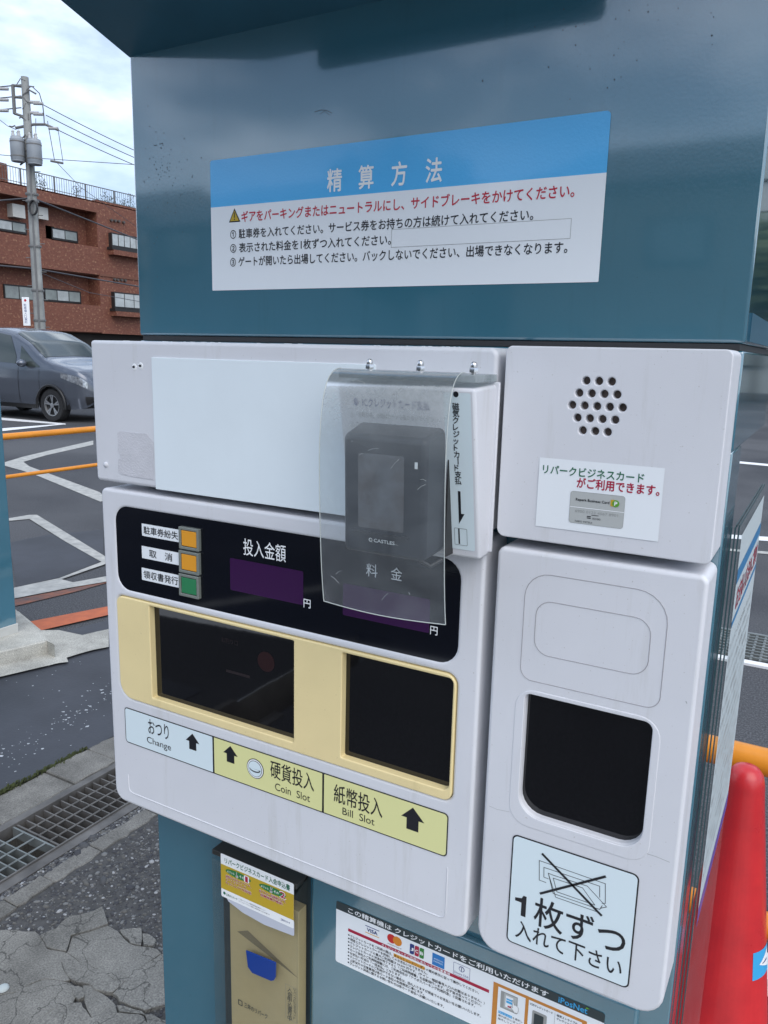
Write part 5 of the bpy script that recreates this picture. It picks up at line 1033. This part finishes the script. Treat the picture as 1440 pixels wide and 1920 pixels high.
for (p0_, p1_) in (((23, 381), (48, 410)), ((72, 387), (91, 413))):
    a, c = XP(*p0_, BX - .5), XP(*p1_, BX - .5); b = MB(); b.box(BX - 1.3, BX - .5, a[0], c[0], c[1], a[1], mat('unit_white', (.55, .55, .52), .5, var=.1, vscale=2)); o = b.build('air_conditioner', bld)
for (px_, py_) in ((207, 413), (214, 414), (221, 415), (230, 417), (213, 524), (219, 525), (226, 525), (233, 526)):
    y_, z_ = XP(px_, py_, BX); b = MB(); b.tube([(BX, y_, z_), (BX + .15, y_, z_)], .075, mat('vent_metal', (.08, .07, .065), .5), 10); b.build('vent', bld)
# roof railing
rl = MB(); ra, rb_ = 20.0, 60.0
rl.box(BX - .10, BX - .06, ra, rb_, 10.30, 10.345, railm); rl.box(BX - .10, BX - .06, ra, rb_, 9.62, 9.65, railm); o = rl.build('railing', bld)
rl = MB()
for i in range(260): y_ = ra + i * .155; rl.box(BX - .09, BX - .075, y_, y_ + .018, 9.5, 10.3, railm)
k_ = rl.build('balusters', bld); k_['kind'] = 'stuff'
pb = MB(); pb.box(BX - .12, BX - .05, 28.15, 28.21, 9.45, 10.34, railm); o = pb.build('railing_post', bld)
for i in range(1, 14): dup(o, (0, i * 2.05, 0))
# roof plants
leafm = mat('roof_plant', (.05, .07, .04), .8)
for k, (px_, h_) in enumerate(((68, .8), (82, .6), (196, .7), (208, .55), (243, .9), (232, .5), (143, .6))):
    y_, _ = XP(px_, 360, BX - .8); b = MB()
    b.tube([(BX - .8, y_, 9.4), (BX - .8, y_ + .05, 9.6 + h_)], .015, leafm, 5)
    for i in range(60): a = [random.gauss(0, .16) for _ in range(2)]; z_ = 9.6 + random.uniform(0, h_); b.add([(BX - .8 + a[0], y_ + a[1], z_), (BX - .8 + a[0], y_ + a[1] + .06, z_ + .05), (BX - .75 + a[0], y_ + a[1] - .02, z_ + .08)], [(0, 1, 2)], leafm)
    tag(b.build('potted_plant', fixn=False), ['tall twiggy plant behind the roof railing just right of the pole', 'second low plant behind the roof railing right of the pole', 'bushy plant behind the railing towards the machine side', 'low plant between two taller ones behind the roof railing', 'tallest plant behind the railing at the machine edge', 'small plant left of the tallest one on the roof', 'lone plant midway along the roof railing'][k], 'plant', 'plants behind the roof railing')
# ================================================================== UTILITY POLE
px_, py_ = -21.748, 16.594
pole = thing('utility_pole', 'weathered concrete utility pole with two transformers', 'utility pole', (px_, py_, 0))
pcm = mat('pole_concrete', (.30, .31, .30), .8, var=.22, vscale=2.5, bump=.3, bscale=30); trm = mat('transformer_grey', (.30, .33, .36), .5, var=.12, vscale=3); pmk = mat('pole_iron', (.16, .16, .16), .6)
b = MB(); b.tube([(px_, py_, 0), (px_, py_, 9.15)], .18, pcm, 20, r2=.105); b.build('shaft', pole, smooth=60)
# view-facing horizontal direction for pole fittings
vr = Vector((R[0][0], R[1][0], 0)).normalized(); vf = Vector((R[0][1], R[1][1], 0)).normalized(); PC = Vector((px_, py_, 0))
def at_pole(px, py, dd=0):   # point on the vertical plane through the pole, facing the lot
    d = Vector(ray(px, py)); n = vf; t_ = (PC - Vector(EYE)).dot(n) / d.dot(n); return Vector(EYE) + d * t_ + vf * dd
def z1(a, c): return (a / 3, c / 3)
def P3(a, c, dd=0): return at_pole(a / 3, c / 3, dd)
b = MB()
for l_ in ([(72, 478), (82, 640)], [(150, 490), (168, 690)]): b.tube([P3(*p) for p in l_], .055, pmk, 6)
for a_, c_ in (((70, 480), (155, 490)), ((75, 545), (160, 552)), ((80, 638), (130, 655)), ((120, 655), (165, 690))): b.tube([P3(*a_), P3(*c_)], .04, pmk, 6)
b.build('crossarm_frame', pole)
b = MB(); b.tube([P3(88, 720), P3(190, 700), P3(255, 700), P3(328, 732)], .04, pmk, 6); b.tube([P3(285, 905), P3(355, 918)], .035, pmk, 6); b.build('crossarm', pole)
def barrel(cx_, cy_, wpx, hpx, nm='transformer'):
    c_ = P3(cx_, cy_, -.25); k_ = 24.5 / FPX / 3; r_ = wpx / 2 * k_; h_ = hpx * k_; b = MB()
    b.lathe([(0, h_ / 2), (r_ * .85, h_ / 2), (r_ * .9, h_ * .42), (r_, h_ * .40), (r_, -h_ * .42), (r_ * .95, -h_ * .44), (r_ * .95, -h_ / 2), (0, -h_ / 2)], c_, trm, 24); o = b.build(nm, pole, smooth=50)
    b = MB()
    for k in range(3): a = k * 2.1; b.lathe([(.04, 0), (.05, .05), (.03, .1), (.045, .14), (.0, .2)], (c_.x + r_ * .5 * math.cos(a), c_.y + r_ * .5 * math.sin(a), c_.z + h_ / 2), mat('porcelain', (.5, .5, .5), .3), 8)
    for z_ in (.2, -.2): b.lathe([(r_ * 1.02, -.02), (r_ * 1.04, 0), (r_ * 1.02, .02)], (c_.x, c_.y, c_.z + z_), pmk, 24)
    b.build('bushing', o, smooth=50)
barrel(120, 852, 72, 124); barrel(214, 868, 76, 126)
for k in range(14):
    a_ = P3(random.choice((95, 130, 160, 185)) + random.uniform(-12, 12), 480 + k * 34 + random.uniform(-8, 8), -.1); c_ = a_ + vr * random.uniform(-.35, .45) + Vector((0, 0, random.uniform(-.25, .2))); b = MB(); b.tube([a_, (a_ + c_) / 2 + Vector((0, 0, random.uniform(-.12, .12))), c_], random.uniform(.012, .03), pmk, 5); b.build('fitting', pole)
for z_ in np.linspace(2, 8.2, 16): b = MB(); s_ = 1 if int(z_ * 2.6) % 2 else -1; o_ = Vector((px_, py_, z_)); b.tube([o_, o_ + vr * (.30 * s_)], .012, pmk, 5); b.build('step_bolt', pole)
b = MB(); b.tube([Vector((px_, py_, 1.0)) - vf * .19 + vr * .06, Vector((px_, py_, 5.6)) - vf * .16 + vr * .05, Vector((px_, py_, 7.4)) - vf * .14 + vr * .05], .03, pmk, 6); b.build('conduit', pole)
insm = mat('insulator', (.42, .42, .42), .4)
for a_, c_ in ((20, 500), (20, 562), (20, 622), (195, 575), (215, 582), (190, 635), (215, 642), (300, 722)):
    p = P3(a_, c_); b = MB(); b.tube([p - vr * .14, p - vr * .07, p, p + vr * .07, p + vr * .14], .045, insm, 8); b.build('insulator', pole, smooth=60)
for z_ in (2.2, 3.1, 4.4, 5.7, 5.9): b = MB(); b.lathe([(.185, -.03), (.19, 0), (.185, .03)], (px_, py_, z_), pmk, 20); b.build('band', pole)
b = MB(); ring_ = [P3(205 + 22 * math.cos(a), 1175 + 40 * math.sin(a), -.25 + .02 * k) for k in range(4) for a in np.linspace(0, 6.28, 16)]; b.tube(ring_, .022, darkm, 5); b.build('cable_coil', pole)
# vertical sign on the pole
a_, c_ = at_pole(49, 560, -.25), at_pole(63, 610, -.25)
wv = (at_pole(62.5, 585, -.25) - at_pole(49.5, 585, -.25)); W_ = wv.length / 2; cen = at_pole(56, 585, -.25); H_ = abs(at_pole(56, 559, -.25).z - at_pole(56, 612, -.25).z) / 2
b = MB(); b.hexa([tuple(cen + vr * sx_ * W_ + vf * sy_ * .02 + Vector((0, 0, sz_ * H_))) for sz_ in (-1, 1) for sx_, sy_ in ((-1, -1), (1, -1), (1, 1), (-1, 1))], prwhite); sg = b.build('pole_sign', pole, bevel=.01)
s = Flat(0, lambda u, v, l: tuple(cen + vr * u - vf * (.022 + l * .004) + Vector((0, 0, v))))
s.circ((0, H_ * .78), W_ * .35, red, 0); 
for i, ch in enumerate('駐車場入口案内'): s.text(ch, -W_ * .5, W_ * .5, H_ * (.45 - i * .2), W_ * .75, navy, 0, fitw=False, res=1)
s.build('pole_sign_print', sg)
# wires
wm = mat('wire_black', (.07, .07, .08), .6)
def wire(pts, r, label, sag=0):
    b = MB(); out = []
    for i in range(len(pts) - 1):
        for k in range(12): t_ = k / 12; p = pts[i].lerp(pts[i + 1], t_); out.append(p - Vector((0, 0, sag * 4 * t_ * (1 - t_))))
    out.append(pts[-1]); b.tube(out, r * .8, wm, 5); tag(b.build('power_line', smooth=60), label, 'power line', 'wires strung from the utility pole')
def far(px, py, dd): return at_pole(px, py, dd)
wire([far(80, 190 + 6, 0), far(370, 282, 6)], .016, 'topmost wire running right from the utility pole to the machine edge', .15)
wire([far(86, 216, 0), far(370, 294, 6)], .016, 'second wire from the top right of the utility pole', .15)
wire([far(107, 243, 0), far(370, 305, 6)], .016, 'third wire leaving the crossarm end of the utility pole', .15)
wire([far(-120, 304, -2), far(60, 296, 0), far(370, 276, 3)], .013, 'nearly level wire crossing behind the transformers')
for y_, nm_ in ((163, 'highest'), (184, 'middle'), (206, 'lowest')): wire([far(-120, y_ + 3, -3), far(0, y_, 0), far(40, y_ - 4, 0)], .022, nm_ + ' of the thick wires left of the pole top')
wire([far(40, 160, 0), far(60, 162, 0), far(74, 175, 0), far(80, 196, 0)], .018, 'short looping jumper wire right of the pole top'); wire([far(80, 197, 0), far(82, 215, 0), far(83, 232, 0)], .02, 'short dark wire drop beside the pole top')
wire([far(-120, 385, -2), far(0, 376, 0), far(60, 371, 0), far(182, 410, 8), far(330, 450, 16)], .03, 'thick black cable in front of the upper balcony', .0)
wire([far(-120, 490, -2), far(0, 498, 0), far(66, 504, 0), far(257, 522, 8), far(380, 530, 14)], .03, 'thick black cable in front of the lower balcony')
wire([far(60, 505, 0), far(100, 535, 3), far(262, 560, 9)], .014, 'thin cable sloping below the lower balcony cable'); wire([far(0, 225, 0), far(14, 236, 0), far(30, 243, 0)], .012, 'short slack wire left of the crossarm')
wire([far(67, 222, 0), far(67, 262, 0)], .012, 'thin vertical wire above the right transformer'); wire([far(89, 227, 0), far(102, 300, 0)], .014, 'long slanting lead from crossarm to lower bracket'); wire([far(109, 244, 0), far(118, 303, 0)], .012, 'outermost slanting lead right of the transformers')
wire([far(102, 300, 0), far(103, 325, 2), far(108, 360, 10)], .01, 'thin lead dropping below the lower bracket')
ab = thing('office_building', 'pale grey building with window bands far behind the machine at the right edge', 'building', (12, 44, 0))
b = MB(); b.box(-4, 30, 42, 52, 0, 11.5, mat('office_wall', (.30, .33, .33), .8, var=.08, vscale=.5)); b.build('wall', ab)
for fl2 in range(4):
    for i in range(11):
        x_ = -3 + i * 3; b = MB(); b.box(x_, x_ + 2.2, 41.9, 42.0, 1.2 + fl2 * 2.8, 2.7 + fl2 * 2.8, frame); o = b.build('window', ab); b = MB(); b.box(x_ + .1, x_ + 2.1, 41.86, 41.9, 1.3 + fl2 * 2.8, 2.6 + fl2 * 2.8, wg); b.build('pane', o)
# ================================================================== what stands behind the camera (seen only as reflections)
hw = mat('house_wall_grey', (.16, .17, .18), .8, var=.1, vscale=1); hw2 = mat('house_wall_beige', (.30, .27, .22), .8, var=.1, vscale=1); rf = mat('roof_tile', (.05, .05, .055), .6)
def house(x, y, w, d, h, m, label):
    t = thing('house', label, 'house', (x, y, 0), group='houses across the street behind the viewer')
    b = MB(); b.box(x - w / 2, x + w / 2, y - d / 2, y + d / 2, 0, h, m); b.build('wall', t)
    b = MB(); b.add([(x - w / 2 - .4, y - d / 2 - .4, h), (x + w / 2 + .4, y - d / 2 - .4, h), (x + w / 2 + .4, y + d / 2 + .4, h), (x - w / 2 - .4, y + d / 2 + .4, h), (x - w / 2 + 1, y, h + 1.9), (x + w / 2 - 1, y, h + 1.9)], [(0, 1, 2, 3), (0, 1, 5, 4), (2, 3, 4, 5), (1, 2, 5), (3, 0, 4)], rf); b.build('roof', t)
    for i in range(int(w // 3)):
        for z_ in (1.1, 3.9):
            if z_ + 1.2 > h: continue
            b = MB(); x_ = x - w / 2 + 1.5 + i * 3; b.box(x_ - .8, x_ + .8, y + d / 2, y + d / 2 + .05, z_, z_ + 1.2, frame); wn_ = b.build('window', t); b = MB(); b.box(x_ - .7, x_ + .7, y + d / 2 + .05, y + d / 2 + .07, z_ + .1, z_ + 1.1, wg); b.build('pane', wn_)
for i, a_ in enumerate(((-44, -24, 11, 8, 5.6, hw), (-30, -26, 12, 9, 6.4, hw2), (-15, -22, 10, 8, 5.2, hw), (-4, -25, 9, 8, 6.0, hw2), (9, -24, 11, 8, 5.4, hw), (-58, -10, 9, 12, 6, hw2))): house(*a_, ['grey house furthest left', 'wide beige house left of centre', 'low grey house in the middle', 'beige house right of the middle', 'grey house at the right end', 'beige house set sideways at the far left'][i] + ' in the row behind the viewer')
trk = mat('bark', (.06, .045, .03), .9, bump=.5, bscale=20); lf = mat('leaf_green', (.04, .065, .025), .7, var=.5, vscale=.8)
def tree(x, y, h, r_, label, grp='trees behind the viewer'):
    t = thing('tree', label, 'tree', (x, y, 0), group=grp); b = MB(); b.tube([(x, y, 0), (x + .1, y, h * .35), (x, y + .1, h * .8)], .16, trk, 8, r2=.05)
    for k in range(6): a = k * 1.05; b.tube([(x, y, h * .4 + k * .2), (x + math.cos(a) * r_ * .6, y + math.sin(a) * r_ * .6, h * .65 + k * .2)], .05, trk, 5, r2=.02)
    b.build('trunk', t); b = MB()
    for i in range(1500):
        d = Vector((random.gauss(0, 1), random.gauss(0, 1), random.gauss(0, 1))).normalized() * r_ * random.random() ** .4; d.z *= .8; c = Vector((x, y, h * .72)) + d; s_ = random.uniform(.12, .3); u = Vector((random.gauss(0, 1), random.gauss(0, 1), random.gauss(0, 1))).normalized() * s_; w_ = u.orthogonal().normalized() * s_
        b.add([c - u, c + w_, c + u, c - w_], [(0, 1, 2, 3)], lf)
    b.build('crown', t, fixn=False)
for i, (x_, y_, h_) in enumerate(((2.5, 33, 6.5), (7, 31, 7.5), (11.5, 34, 6), (-1.5, 35, 5.5))): tree(x_, y_, h_, 2.6, ('first', 'tallest', 'rightmost', 'leftmost')[i] + ' leafy tree in front of the pale grey building', 'trees before the grey building')
for i, a_ in enumerate(((-22, -17, 5.6, 2.0), (-9.5, -16, 6.2, 2.2), (3, -15, 5.2, 1.9))): tree(*a_, ('left', 'tallest middle', 'small right')[i] + ' leafy street tree behind the viewer')
